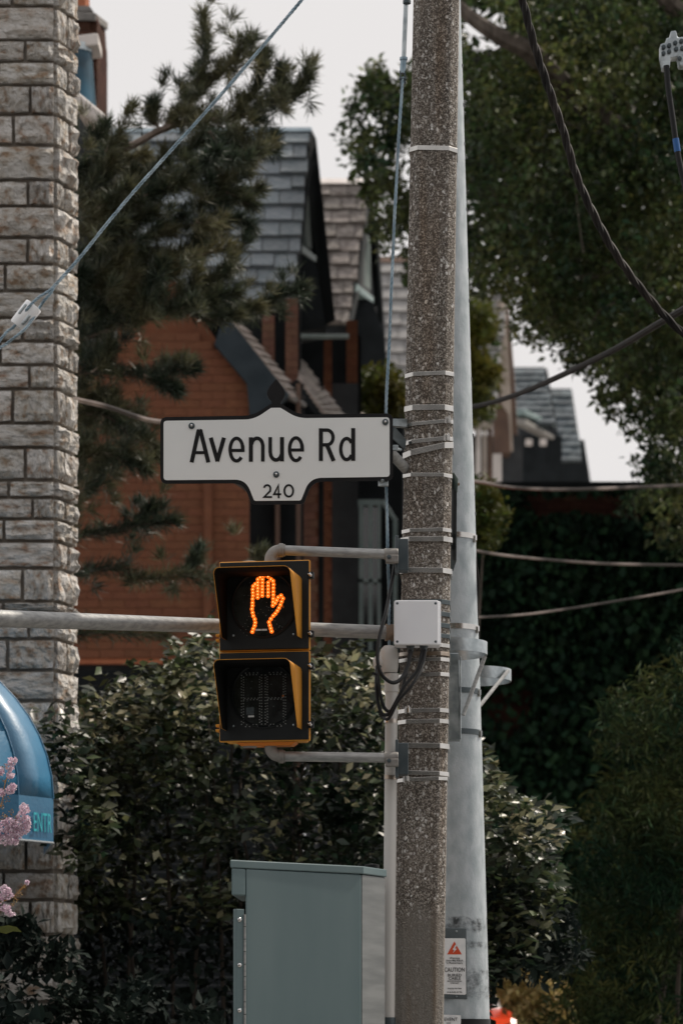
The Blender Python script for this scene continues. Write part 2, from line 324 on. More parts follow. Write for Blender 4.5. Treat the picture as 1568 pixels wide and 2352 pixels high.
def leafmesh(name, C, size, m, parent, aspect=.5, up=.6, dirs=None, jitter=1., kind=None, fold=.12, nb=None, flat=1.):
    C = np.asarray(C, float); N = len(C); size = np.broadcast_to(size, (N,)).reshape(N, 1)
    d = rng.normal(size=(N, 3))*jitter*np.array([1, 1, flat])
    if dirs is not None: d = d+np.asarray(dirs)
    d /= np.linalg.norm(d, axis=1, keepdims=True)+1e-9
    n = rng.normal(size=(N, 3)); n[:, 2] = np.abs(n[:, 2])+up*2; n = n if nb is None else n+np.array(nb); n -= d*np.sum(n*d, 1, keepdims=True); n /= np.linalg.norm(n, axis=1, keepdims=True)+1e-9
    wv = np.cross(d, n); a = aspect
    V = np.stack([C, C+d*size*.45+wv*size*a*.5+n*size*fold, C+d*size, C+d*size*.45-wv*size*a*.5+n*size*fold], 1).reshape(-1, 3)
    off = np.array(WL[parent.name]) if parent is not None else 0
    V = V-off; base = np.arange(N)*4
    F = np.stack([base, base+1, base+2, base, base+2, base+3], 1).reshape(-1)
    me = bpy.data.meshes.new(name); me.vertices.add(4*N); me.vertices.foreach_set('co', V.ravel().astype(np.float32))
    me.loops.add(6*N); me.loops.foreach_set('vertex_index', F.astype(np.int32))
    me.polygons.add(2*N); me.polygons.foreach_set('loop_start', (np.arange(2*N)*3).astype(np.int32)); me.polygons.foreach_set('loop_total', np.full(2*N, 3, np.int32))
    me.materials.append(m); me.update(calc_edges=True); me.validate()
    o = put(name, me, parent); WL[o.name] = Vector(off) if parent is not None else Vector()
    if kind: o['kind'] = kind
    return o
def inpoly(x, y, poly):
    ins = np.zeros(len(x), bool); n = len(poly)
    for i in range(n):
        x1, y1 = poly[i]; x2, y2 = poly[(i+1) % n]
        if y1 == y2: continue
        c = ((y1 > y) != (y2 > y)) & (x < (x2-x1)*(y-y1)/(y2-y1)+x1); ins ^= c
    return ins
def sample_poly(poly, n):
    xs = [p[0] for p in poly]; ys = [p[1] for p in poly]; out = np.zeros((0, 2))
    while len(out) < n:
        q = np.stack([rng.uniform(min(xs), max(xs), n*2), rng.uniform(min(ys), max(ys), n*2)], 1); out = np.concatenate([out, q[inpoly(q[:, 0], q[:, 1], poly)]])
    return out[:n]
def unproj(q, Y): return np.stack([(q[:, 0]-CX)*Y/FPX, Y, EYE+(HZ-q[:, 1])*Y/FPX], 1)
def clumps(poly, nc, per, Y0, dep, r, flat=.8):            # leaf positions in rounded clumps spread through a crown of real depth
    q = sample_poly(poly, nc); Y = Y0+rng.uniform(-dep, dep, nc); c = unproj(q, Y)
    rr = rng.uniform(.6, 1.3, nc)*r; g = rng.normal(size=(nc, per, 3)); g /= np.linalg.norm(g, axis=2, keepdims=True)
    g *= rng.uniform(.25, 1, (nc, per, 1))**.6; g[:, :, 2] *= flat
    return (c[:, None, :]+g*rr[:, None, None]).reshape(-1, 3), c
def textmesh(name, body, size, m, parent, loc, rot, sx=1., extrude=.0006, align='CENTER', local=False, bold=0.):
    cu = bpy.data.curves.new(name, 'FONT'); cu.body = body; cu.size = size; cu.extrude = extrude; cu.align_x = align; cu.resolution_u = 3; cu.offset = bold
    t = bpy.data.objects.new('t', cu); COL.objects.link(t); bpy.context.view_layer.update()
    me = bpy.data.meshes.new_from_object(t.evaluated_get(bpy.context.evaluated_depsgraph_get())); bpy.data.objects.remove(t)
    me.name = name; me.materials.clear(); me.materials.append(m)
    o = put(name, me, parent); off = Vector() if (local or parent is None) else WL[parent.name]
    o.location = Vector(loc)-off; o.rotation_euler = rot; o.scale = (sx, 1, 1); WL[o.name] = off; return o

# ------------------------------------------------------------------ ground
def gz(Y): return 0. if Y < 14 else (1.1*(Y-14)/10 if Y < 24 else 1.1)
g = MB(); ys = [-600, 0, 14, 24, 200, 1500]
for a, b in zip(ys, ys[1:]): g.add([(-900, a, gz(a)), (900, a, gz(a)), (900, b, gz(b)), (-900, b, gz(b))], [(0, 1, 2, 3)])
tag(g.build('ground', M['paving']), kind='structure')
g = MB(); g.add([(-60, -4, .004), (60, -4, .004), (60, 9, .004), (-60, 9, .004)], [(0, 1, 2, 3)])
tag(g.build('road', M['asphalt']), kind='structure')
g = MB(); ln = [(3.2, 9.), (9, 9), (16, 60), (8, 60)]
g = MB().box((0, 9.08, .065), (120, .16, .13)); tag(g.build('kerb', M['paving'], bevel=.015), kind='structure')

# ------------------------------------------------------------------ stone pilaster, every stone its own piece
def stone_meshes(n=9):
    out = []
    for q in range(n):
        nx, nz = 6, 4; v = []; f = []
        for j in range(nz+1):
            for i in range(nx+1):
                x = i/nx-.5; z = j/nz-.5; e = min(.5-abs(x), (.5-abs(z)))
                d = -.2-.25*rnd.random() if e < 1e-6 else -(.3+rnd.random()*.7)
                if e > 1e-6: x += rnd.uniform(-.04, .04); z += rnd.uniform(-.06, .06)-.02
                else: x *= 1-rnd.random()*.035; z *= 1-rnd.random()*.09
                v.append((x, d, z))
        for j in range(nz):
            for i in range(nx): a = j*(nx+1)+i; f.append((a, a+1, a+nx+2, a+nx+1))
        rim = [i for i in range(nx+1)]+[j*(nx+1)+nx for j in range(1, nz+1)]+[nz*(nx+1)+i for i in range(nx-1, -1, -1)]+[j*(nx+1) for j in range(nz-1, 0, -1)]
        k = len(v); v += [(v[i][0], .9, v[i][2]) for i in rim]; m_ = len(rim)
        f += [(rim[i], rim[(i+1) % m_], k+(i+1) % m_, k+i)[::-1] for i in range(m_)]
        me = bpy.data.meshes.new('stone'); me.from_pydata(v, [], f); me.materials.append(M['stone']); smooth_by_angle(me, R(30)); out.append(me)
    return out
SM = stone_meshes()
XF, XB, XL = -1.526, -1.436, -2.75                          # corner, rear of the side face, far left
pil = thing('stone_pilaster', 'tall pilaster of rough grey and tan stone blocks at the left edge', 'pilaster', (-2., 16.1, 0))
core = MB().prism([(XL, 16.02, 0), (XF-.012, 16.02, 0), (XB-.015, 16.26, 0), (-1.62, 17.2, 0), (XL, 17.2, 0)], (0, 0, 8.2)).build('mortar_core', M['mortar'], pil)
joints = [-260, -200, -140, -60, 14, 92, 141, 195, 262, 333, 414, 474, 546, 606, 668, 731, 784, 838, 893, 972, 1028, 1103, 1143, 1192, 1243, 1305, 1382, 1406, 1468, 1540, 1610]
y = 1610
while y < 3080: y += rnd.choice([46, 58, 66, 74, 80]); joints.append(y)
sdir = Vector((XB-XF, .25, 0)); sang = math.atan2(sdir.y, sdir.x)
def stone(x0, x1, z0, z1, org, ang, dep):
    o = put('stone', rnd.choice(SM), pil); gp = .014
    o.location = Vector(org)+Vector((math.cos(ang), math.sin(ang), 0))*((x0+x1)/2)+Vector((0, 0, (z0+z1)/2))-WL[pil.name]
    o.rotation_euler = (0, 0, ang); o.scale = ((x1-x0)-gp*1.1, dep, (z1-z0)-gp*1.25)
    if rnd.random() < .5: o.rotation_euler[1] = math.pi      # turned over: same face, other way up
zz = [EYE+(HZ-q)*16/FPX for q in joints]; widths = []
for i in range(len(zz)-1):
    z1, z0 = zz[i], max(zz[i+1], 0)
    if z1 < .1: break
    x = 0.; first = [.17, .29, .13, .24, .42][i % 5]*rnd.uniform(.85, 1.15)
    while x > XL-XF:
        wd = first if x == 0 else rnd.uniform(.18, .4); x1 = x; x = max(x-wd, XL-XF)
        stone(x, x1, z0, z1, (XF, 16.0, 0), 0, rnd.uniform(.022, .05))
    if i % 2: stone(0, .262, z0, z1, (XF, 16.0, 0), sang, rnd.uniform(.03, .055))
    else:
        c = rnd.uniform(.08, .16); stone(0, c, z0, z1, (XF, 16., 0), sang, rnd.uniform(.02, .035)); stone(c, .262, z0, z1, (XF, 16., 0), sang, rnd.uniform(.03, .05))

# ------------------------------------------------------------------ blue dome awning
aw = thing('dome_awning', 'blue dome awning with pale lettering on its valance beside the stone pilaster', 'awning', (-2.56, 15, 0))
AC = Vector((-2.56, 15.0, 0)); AR = 1.12; zt = EYE+(HZ-1835)*15/FPX; AH = 415*15/FPX; zb = EYE+(HZ-1935)*15/FPX
def aring(f, z): return [AC+Vector((AR*f*math.cos(R(30*k)), AR*.4*f*math.sin(R(30*k)), z)) for k in range(-6, 1)]+[Vector((AC.x+AR*.88*f, 15.9, z))]
prof = [(math.cos(a), zt+AH*math.sin(a)) for a in np.linspace(0, R(88), 14)]
for k in range(7):
    a = MB(); rows = [aring(f, z) for f, z in prof]
    vs = [p for r_ in rows for p in (r_[k], r_[k+1])]
    a.add(vs, [(2*i, 2*i+1, 2*i+3, 2*i+2) for i in range(len(rows)-1)])
    o = a.build('canopy_panel', M['awning'], aw, smooth=True); md = o.modifiers.new('thick', 'SOLIDIFY'); md.thickness = .004
    t, b_ = aring(1, zt), aring(1.0, zb); v_ = MB().add([t[k], t[k+1], b_[k+1], b_[k]], [(0, 1, 2, 3)]).build('valance_panel', M['awning'], aw); md = v_.modifiers.new('thick', 'SOLIDIFY'); md.thickness = .004
    MB().tube([p+Vector((0, 0, -.004)) for p in (b_[k], b_[k+1])], .006, 6).build('hem', M['awning_trim'], aw)
for k in range(8):
    MB().tube([aring(f*1.001, z)[k]+Vector((0, -.001, 0)) for f, z in prof], .0035, 6).build('seam', M['awning'], aw, smooth=True)
p0, p1 = aring(1.004, 0)[5], aring(1.004, 0)[6]; ang = math.atan2((p1-p0).y, (p1-p0).x)
pm = p0.lerp(p1, .62)+Vector((math.sin(ang), -math.cos(ang), 0))*.008
textmesh('lettering', 'ENTR', .137, M['awning_text'], aw, (p0.lerp(p1, .93).x+.0, p0.lerp(p1, .93).y-.012, zt-.173), (R(90), 0, ang), .42, .001, align='RIGHT')

# ------------------------------------------------------------------ concrete pole
def pole_x(y): return 1003.5-42.0*y/2352.
PT, PB = P(pole_x(-150), -150, 12), P(pole_x(3350), 3350, 12); PB.z = -.02
def pw(z):                                                 # full width in metres
    y = HZ-(z-EYE)*FPX/12; return (106.5+11.5*y/2352)*12/FPX
def pcx(z): return (pole_x(HZ-(z-EYE)*FPX/12)-CX)*12/FPX
def psec(z, grow=0., z2=None, c=.17):                      # chamfered square section, turned a little
    h = pw(z)/2*.985+grow; k = c*2*h; pts = [(-h, -h+k), (-h+k, -h), (h-k, -h), (h, -h+k), (h, h-k), (h-k, h), (-h+k, h), (-h, h-k)]
    a = R(-3); cx = pcx(z)
    return [Vector((cx+x*math.cos(a)-y_*math.sin(a), 12.1+x*math.sin(a)+y_*math.cos(a), z if z2 is None else z2(x/h))) for x, y_ in pts]
cp = thing('concrete_pole', 'brown exposed-aggregate concrete pole wrapped in many steel bands', 'pole', (pcx(0), 12.1, 0))
a = MB(); zs = [-.02, 1.0, 2., 3., 4., 5., 5.9]; rr = [psec(z) for z in zs]
a.add([p for r_ in rr for p in r_], [(i*8+j, i*8+(j+1) % 8, (i+1)*8+(j+1) % 8, (i+1)*8+j) for i in range(len(zs)-1) for j in range(8)]+[tuple(range(48, 56))])
a.build('shaft', M['concrete'], cp, bevel=.006)
def band(y, h=10, tilt=0, mt='steel_band', grow=.0035, buckle=None, name='band'):
    z = EYE+(HZ-y)*12/FPX; hh = h*12/FPX/2; tl = tilt*12/FPX/2
    a = MB(); lo = psec(z, grow, lambda t: z-hh+tl*t); hi = psec(z, grow, lambda t: z+hh+tl*t); lo2 = psec(z, 0, lambda t: z-hh+tl*t); hi2 = psec(z, 0, lambda t: z+hh+tl*t)
    v = lo+hi+hi2+lo2
    a.add(v, [(j+8*q, (j+1) % 8+8*q, (j+1) % 8+8*((q+1) % 4), j+8*((q+1) % 4)) for q in range(4) for j in range(8)])
    o = a.build(name, M[mt], cp, bevel=.0012)
    if buckle is not None:
        x = pcx(z)+pw(z)*buckle; hb = MB().box((x, 12.1-pw(z)/2-.008, z+tl*buckle*2), (.026, .012, .024)); hb.box((x-.008, 12.1-pw(z)/2-.016, z+tl*buckle*2), (.005, .006, .03)); hb.tube([(x+.004, 12.1-pw(z)/2-.017, z-.014+tl), (x+.004, 12.1-pw(z)/2-.017, z+.016+tl)], .005, 6)
        hb.build('buckle', M['steel_band'], o, bevel=.002)
    return o
for q in [(338, 11, -4), (857, 10, 3), (935, 13, 0), (970, 9, 9, 'steel_band', .0035, .38), (1010, 10, 10, 'steel_band', .0035, .36), (1031, 14, 24, 'steel_band', .006), (1090, 9, -2),
          (1217, 9, 2), (1238, 12, 0, 'steel_band', .008), (1310, 12, -2, 'steel_band', .008), (1382, 11, 0, 'bracket'), (1410, 11, 0, 'bracket'), (1436, 11, 0, 'bracket'), (1460, 10, 0, 'bracket'), (1482, 9, 0, 'steel_band'), (1501, 9, 0, 'steel_old'), (1515, 9, 2, 'steel_band'),
          (1550, 9, 4), (1632, 10, 2, 'steel_band', .0035, -.34), (1657, 10, 2, 'steel_band', .0035), (1713, 12, -2, 'steel_band', .008), (1776, 10, -4, 'steel_band', .008), (1790, 9, 5, 'steel_band', .0035, -.34)]: band(*q)

# ------------------------------------------------------------------ steel pole behind
def sp_c(y): return 1015+37*(y-100)/2252., 45+27.5*(y-100)/2252.
SY = 12.9
sp = thing('steel_pole', 'round grey galvanised steel pole standing behind the concrete pole', 'pole', ((sp_c(2900)[0]-CX)*SY/FPX, SY, 0))
a = MB(); pts = []; rs = []
for y in (-200, 100, 700, 1240, 1700, 2352, 3298): c, r_ = sp_c(y); pts.append(P(c, y, SY)); rs.append(r_*SY/FPX)
pts[-1].z = 0; a.tube(pts, rs, 40); a.build('shaft', M['steel_pole'], sp, smooth=True)
def sband(y, h=12, mt='steel_band', rough=0):
    c, r_ = sp_c(y); a = MB(); p = P(c, y, SY); rr_ = r_*SY/FPX; hh = h*SY/FPX/2
    a.lathe(p-Vector((0, 0, hh)), (0, 0, 1), [(rr_, 0), (rr_+.004, 0), (rr_+.004, hh*2), (rr_, hh*2)], 40); return a.build('band', M[mt], sp, smooth=50)
for y, mt in ((1237, 'steel_band'), (1446, 'steel_band'), (1592, 'bracket'), (1686, 'bracket')):
    o = sband(y, 12, mt); c, r_ = sp_c(y)
    MB().box(P(c+r_*.93, y+1, SY-.05), (.014, .02, .03)).build('buckle', M['steel_band'], o, bevel=.002)
tp = MB(); c, r_ = sp_c(2355); tp.lathe(P(c, 2385, SY), (0, 0, 1), [(r_*SY/FPX+.001, 0), (r_*SY/FPX+.003, 0), (r_*SY/FPX+.003, .08), (r_*SY/FPX+.001, .08)], 40)
tp.build('black_tape', M['black_rubber'], sp, smooth=50)
# small dark bolt plugs down the right flank
for y in (150, 240, 330, 480, 620, 690, 870, 1000, 1135, 1180, 1390):
    c, r_ = sp_c(y); MB().lathe(P(c+r_*.985, y, SY-.012), (1, -.3, 0), [(0, .004), (.008, .004), (.01, 0)], 8).build('bolt', M['black_rubber'], sp)
# hatch and stickers
pc = P(1046, 2214, SY); rad = sp_c(2214)[1]*SY/FPX; hy = SY-rad-.006
def H(x, y, d=0.): return Vector(((x-CX)*(hy-d)/FPX, hy-d, EYE+(HZ-y)*(hy-d)/FPX))
ht = MB().prism([H(1004, 2132), H(1071, 2133), H(1073, 2296), H(1004, 2294)], (0, .03, 0)).build('access_hatch', M['plate_grey'], sp, bevel=.003)
for x, y in ((1048, 2140), (1048, 2290)): MB().lathe(H(x, y, .0), (0, -1, 0), [(.0, .005), (.004, .004), (.005, 0)], 8).build('screw', M['galv'], ht)
stk = MB().prism([H(1018, 2156, .002), H(1067, 2156, .002), H(1069, 2159, .002), H(1070, 2284, .002), H(1067, 2286, .002), H(1018, 2284, .002)], (0, .0015, 0)).build('caution_sticker', M['sticker'], ht)
tag(stk, label='white caution sticker with a red triangle')
MB().prism([H(1043, 2163, .003), H(1060, 2193, .003), H(1026.5, 2193, .003)][::-1], (0, .0006, 0)).build('warning_triangle', M['red_print'], sp)
MB().prism([H(x, y, .0042) for x, y in [(1046, 2170), (1039, 2182), (1043, 2183), (1039.5, 2190), (1049, 2180), (1044.5, 2179.5), (1049, 2171)]], (0, .0005, 0)).build('lightning_bolt', M['sticker'], sp)
for tx, y, sz, sx in (('Warning', 2203.5, 5.4, 1.1), ('Entry May Result', 2209, 5.0, 1.0), ('In Physical Injury', 2214.5, 5.0, 1.0), ('CAUTION', 2233, 12.5, .75), ('BURIED', 2244, 8.2, 1.05), ('CABLE', 2251.5, 8.2, 1.05),
                      ('BEFORE DIGGING', 2256, 3.4, 1.1), ('CONTACT', 2260.5, 3.4, 1.1), ('energy services', 2272.5, 4.0, 1.15), ('416-542-3196', 2281.5, 4.4, 1.25)):
    textmesh('print', tx, sz*hy/FPX*1.12, M['ink'], sp, H(1043.5, y, .004), (R(90), 0, 0), sx, .0002, bold=.00015)
st2 = MB().prism([H(1000, 2331, .004), H(1058, 2333, .004), H(1058, 2375, .004), H(1000, 2375, .004)], (0, .004, 0)).build('paper_notice', M['sticker'], sp)
textmesh('notice_print', 'EVENT', 10*hy/FPX*1.1, M['ink'], sp, H(1035, 2346, .006), (R(90), 0, 0), .95, .0002)
textmesh('notice_print', '2022', 5*hy/FPX*1.1, M['ink'], sp, H(1030, 2353, .006), (R(90), 0, 0), .95, .0002)

# black flat cable on the steel pole's right side
a = MB(); a.tube(spline([P(1086, 1232, SY), P(1090, 1290, SY-.02), P(1095, 1350, SY-.02), P(1096, 1420, SY-.02), P(1098, 1480, SY)]), .006, 6)
a.tube(spline([P(1090, 1232, SY), P(1093, 1290, SY-.02), P(1098, 1340, SY-.02), P(1093, 1420, SY-.02), P(1096, 1480, SY)]), .005, 6)
tag(a.build('cable', M['cable_black']), 'black cable pair strapped down the right flank of the round steel pole', 'cable')

# hanging-basket brackets
def ring_bracket(cx, cy, Yc, r, h, s0, s1, label, mt='galv'):
    c = P(cx, cy, Yc); t = thing('ring_bracket', label, 'bracket', (c.x, Yc, c.z), 'galvanised ring brackets on the poles')
    a = MB().lathe(c-Vector((0, 0, h/2)), (0, 0, 1), [(r, 0), (r, h), (r-.006, h), (r-.006, 0), (r, 0)], 48); a.build('ring', M[mt], t, smooth=50)
    MB().tube([s0, s1], .0085, 8).build('strut', M['pipe'], t, smooth=True)
    return t
ring_bracket(1028, 1491, 12.36, .163, .052, P(1113, 1508, 12.37), P(1063, 1643, 12.32), 'upper ring bracket on the channel behind the concrete pole')
ring_bracket(1090, 1553, 13.3, .162, .052, P(1166, 1541, 13.2), P(1101, 1622, 13.02), 'lower right ring bracket behind the steel pole', 'galv')
a = MB().prism([P(1024, 1500, 12.3), P(1052, 1500, 12.3), P(1057, 1702, 12.3), P(1020, 1702, 12.3)], (0, .04, 0)); a.box(P(1057, 1604, 12.3), (.006, .03, .34))
tag(a.build('channel_plate', M['galv'], bevel=.003), 'pale upright steel channel behind the concrete pole under the upper ring', 'bracket')
# sign seen from its edge
t = thing('edge_on_sign', 'narrow grey-green sign panel seen from its edge on the right of the concrete pole', 'sign', P(1044, 1285, 12.2))
MB().prism([P(1036, 1088, 12.18), P(1049, 1100, 12.1), P(1048, 1290, 12.1), P(1034, 1283, 12.18)], (-.004, .25, 0)).build('panel', M['plate_grey'], t, bevel=.003)
MB().prism([P(1034, 1090, 12.16), P(1042, 1084, 12.14), P(1052, 1100, 12.08), P(1050, 1130, 12.08), P(1038, 1120, 12.14)], (0, .02, 0)).build('bracket', M['frame_green'], t, bevel=.002)
MB().tube([P(1051, 1112, 12.06), P(1055, 1112, 12.06)], .006, 8).build('bolt', M['rust'], t)

# ------------------------------------------------------------------ conduit with weatherhead
t = thing('conduit', 'white plastic conduit with rounded weatherhead on the left of the concrete pole', 'conduit', (P(893, 2352, 11.98).x, 11.98, 0))
pts = [P(899, 1560, 11.98), P(897, 1800, 11.98), P(894, 2100, 11.98), P(892, 2340, 11.98), P(889, 2900, 11.98)]; pts.append(Vector((pts[-1].x, 11.98, 0)))
MB().tube(pts, 14.5*12/FPX, 20).build('pipe', M['pvc'], t, smooth=True)
MB().tube([P(892, 2338, 11.98), P(891, 2420, 11.98)], 16.5*12/FPX, 20).build('coupling', M['bracket'], t, smooth=True)
MB().tube([P(899, 1548, 11.98), P(899, 1590, 11.98)], 17*12/FPX, 20).build('collar', M['pvc'], t, smooth=True)
a = MB(); c = P(893, 1512, 11.98); pr = [(0, .052), (.02, .049), (.033, .036), (.0385, .012), (.038, -.03), (.034, -.055), (.03, -.06)]
a.lathe(c, (0, 0, 1), pr, 24); a.lathe(P(873, 1527, 11.99), (-.9, -.25, -.35), [(.04, -.02), (.042, .0), (.034, .016), (.018, .024), (0, .026)], 18)
a.build('weatherhead', M['pvc'], t, smooth=70)
for y, tl in ((1657, 3), (1787, -6)):
    MB().lathe(P(897, y, 11.98), (0.05, 0, 1), [(.0262, -.008), (.0275, -.008), (.0275, .008), (.0262, .008)], 20).build('strap', M['steel_old'], t, smooth=50)

# ------------------------------------------------------------------ junction box and its cables
JY = 11.9
t = thing('junction_box', 'white plastic junction box on the front of the concrete pole', 'junction box', P(958, 1482, JY))
def rrect(x0, y0, x1, y1, r, Y, n=5):
    out = []
    for cx, cy, a0 in ((x0+r, y0+r, 180), (x1-r, y0+r, 270), (x1-r, y1-r, 0), (x0+r, y1-r, 90)):
        for i in range(n+1): a = R(a0+90*i/n); out.append(P(cx+r*math.cos(a), cy+r*math.sin(a), Y))
    return out
MB().prism(rrect(907, 1381, 1012, 1482, 4, JY), (0, .085, 0)).build('case', M['box_plastic'], t, bevel=.004)
lid = MB().prism(rrect(904.5, 1378.5, 1007, 1481.5, 5, JY-.028), (0, .022, 0)).build('lid', M['box_plastic'], t, bevel=.005)
for x in (912, 1000):
    for y in (1386, 1474): MB().lathe(P(x, y, JY-.028), (0, -1, 0), [(0, .0015), (.0035, .0015), (.0052, 0)], 10).build('screw', M['bracket'], lid)
for i, (x0, x1, y) in enumerate(((938, 972, 1391), (932, 978, 1404))):
    for k in range(9): xx = x0+(x1-x0)*k/8; MB().box(P(xx, y, JY-.028), (.0035, .001, .006)).build('embossed_mark', M['box_plastic'], lid)
for x in (942, 973):
    MB().lathe(P(x, 1480, JY+.02), (0, 0, -1), [(.017, 0), (.017, .012), (.013, .016), (.013, .03), (.008, .034)], 12).build('cable_gland', M['plate_grey'], t, smooth=40)
def cable(pts, r, label, mt='black_rubber', n=10, k=8):
    a = MB().tube(spline(pts, n), r, k); return tag(a.build('cable', M[mt], smooth=True), label, 'cable')
cable([P(942, 1494, JY), P(936, 1530, JY-.03), P(920, 1560, JY-.07), P(900, 1568, JY-.1), P(878, 1552, JY-.12), P(867, 1520, JY-.12), P(870, 1470, JY-.1), P(885, 1410, JY-.06), P(897, 1350, JY-.0), P(908, 1290, JY+.06)], .0078, 'black cable looping from the junction box up to the top signal arm')
cable([P(970, 1494, JY), P(958, 1540, JY-.04), P(930, 1575, JY-.07), P(905, 1620, JY-.08), P(893, 1640, JY-.06), P(878, 1640, JY-.05), P(868, 1615, JY-.05), P(864, 1570, JY-.05), P(866, 1530, JY-.02)], .0072, 'outermost black cable drooping from the right gland of the junction box')
cable([P(976, 1494, JY), P(968, 1535, JY-.05), P(945, 1575, JY-.09), P(915, 1610, JY-.09), P(893, 1650, JY-.07), P(880, 1648, JY-.03), P(872, 1640, JY-.02)], .0065, 'thin black cable from the right gland, tucked behind the weatherhead')
cable([P(945, 1496, JY+.01), P(932, 1550, JY-.02), P(918, 1600, JY-.05), P(898, 1632, JY-.05), P(884, 1628, JY-.05), P(874, 1600, JY-.06), P(868, 1550, JY-.06), P(872, 1530, JY-.04)], .0065, 'black cable from the left gland beside the conduit')
tag(MB().box(P(862, 1549, JY-.06), (.028, .008, .008), Euler((0, R(25), 0)).to_matrix()).build('cable_tie', M['black_rubber']), 'black tie knotted round the cables beside the weatherhead', 'cable tie')

# ------------------------------------------------------------------ signal arms and mast pipe
def arm(y, yl, elbow_up, label):
    Y = 11.86; t = thing('signal_arm', label, 'signal arm', P(800, y, Y), 'pipe arms holding the pedestrian signal')
    r = 11.2*12/FPX
    MB().tube([P(648, yl, Y), P(890, y, Y)], r, 20).build('pipe', M['pipe'], t, smooth=True)
    s = 1 if elbow_up else -1
    e = [P(655, yl, Y), P(643, yl+.3*s, Y), P(630, yl+5*s, Y), P(622, yl+16*s, Y), P(621, yl+30*s, Y)]
    MB().tube(spline(e, 5), r*1.22, 20).build('elbow', M['cast'], t, smooth=60)
    MB().tube([P(640, yl, Y), P(651, yl, Y)], r*1.4, 20).build('elbow_collar', M['cast'], t, smooth=40, bevel=.003)
    MB().tube([P(882, y, Y), P(914, y, Y)], r*1.2, 16).box(P(900, y+12, Y-.01), (.05, .045, .03)).build('clamp', M['cast'], t, smooth=40, bevel=.003)
    MB().lathe(P(893, y+7, Y-.025), (0, -1, 0), [(.009, 0), (.009, .012), (0, .013)], 6).build('clamp_bolt', M['bracket'], t)
    MB().box(P(925, y+4, Y+.045), (.042, .075, .125)).box(P(911, y+3, Y+.03), (.012, .06, .15)).build('bracket_channel', M['bracket'], t, bevel=.003)
    return t
arm(1273, 1264, True, 'upper pipe arm from the concrete pole to the top of the pedestrian signal')
arm(1741, 1738, False, 'lower pipe arm from the concrete pole to the bottom of the pedestrian signal')
t = thing('mast_pipe', 'long horizontal grey pipe running behind the signal out to the left', 'pipe', P(400, 1437, 11.9))
MB().tube([P(-420, 1405, 11.0), P(0, 1421, 11.5), P(505, 1438, 11.97), P(892, 1453, 12.02)], [.036, .0335, .0285, .0275], 24).build('pipe', M['pipe'], t, smooth=True)
MB().tube([P(885, 1453, 12.02), P(930, 1455, 12.03)], .0345, 24).build('coupling', M['rust'], t, smooth=40)

# ------------------------------------------------------------------ street name sign
SGY = 11.88
def Z1(zx, zy): return 344.5+zx*.4577, 832.5+zy*.4577
def rpoly(pts, n=8):                                       # polygon with filleted corners
    out = []; m_ = len(pts)
    for i in range(m_):
        x, y, r = pts[i]; p = Vector((x, y)); a = Vector(pts[i-1][:2]); b = Vector(pts[(i+1) % m_][:2])
        if r <= 0: out.append(tuple(p)); continue
        u = (a-p).normalized(); v = (b-p).normalized(); th = math.acos(max(-1, min(1, u.dot(v)))); tl = min(r/math.tan(th/2), .48*(a-p).length if True else 1, .48*(b-p).length); 
        for k in range(n+1):
            s_ = k/n; q = (p+u*tl)*(1-s_)**2+p*2*s_*(1-s_)+(p+v*tl)*s_**2; out.append((q.x, q.y))
    return out
outer = [(52, 274, 34), (515, 266, 200), (603, 208, 0), (662, 208, 0), (745, 261, 200), (1218, 255, 34), (1219, 592, 34), (812, 597, 95), (772, 710, 26), (510, 713, 26), (468, 605, 95), (52, 608, 34)]
inner = [(68, 293, 18), (522, 286, 200), (607, 228, 0), (655, 228, 0), (740, 280, 200), (1201, 275, 18), (1202, 574, 18), (802, 580, 110), (757, 693, 14), (523, 695, 14), (480, 588, 110), (68, 591, 18)]
def SG(zx, zy, d=0.): x, y = Z1(zx, zy); return P(x, y, SGY)+Vector((0, -d, 0))
sg = thing('street_sign', 'white street name sign reading Avenue Rd 240 with black border and finial', 'sign', SG(640, 440))
MB().prism([SG(*p) for p in rpoly(outer)], (0, .006, 0)).build('border_plate', M['sign_black'], sg)
MB().prism([SG(*p, .0025) for p in rpoly(inner)], (0, .002, 0)).build('face', M['sign_white'], sg)
fin = [(632, 82), (645, 97), (664, 122), (677, 148), (677, 164), (668, 184), (658, 196), (656, 212), (610, 212), (609, 196), (596, 182), (587, 164), (586, 148), (598, 122), (618, 97)]
MB().prism([SG(*p, .001) for p in fin], (0, .008, 0)).build('finial', M['sign_black'], sg, bevel=.0008)
def stroke(mb, pts, wd, closed=False, d=.0042, f=SG):
    pts = [Vector(p) for p in pts]; n = len(pts); Lh = []; Rh = []
    for i in range(n):
        a = pts[i-1] if (i or closed) else None; b = pts[(i+1) % n] if (i < n-1 or closed) else None; p = pts[i]
        ds = [(p-a).normalized()] if a is not None else []; ds += [(b-p).normalized()] if b is not None else []
        nn = [Vector((-q.y, q.x)) for q in ds]; m_ = sum(nn, Vector((0, 0))).normalized(); k = 1/max(.45, m_.dot(nn[0]))
        Lh.append(p+m_*wd/2*k); Rh.append(p-m_*wd/2*k)
    c = n if closed else n-1; v = [f(q.x, q.y, d) for q in Lh+Rh]; v += [q+Vector((0, .0012, 0)) for q in v]; fs = []
    for i in range(c):
        j = (i+1) % n; fs += [(i, j, n+j, n+i), (2*n+i, 2*n+j, j, i), (n+i, n+j, 3*n+j, 3*n+i)]
    if not closed: fs += [(0, n, 3*n, 2*n), (n-1, 2*n-1, 4*n-1, 3*n-1)]
    mb.add(v, fs)
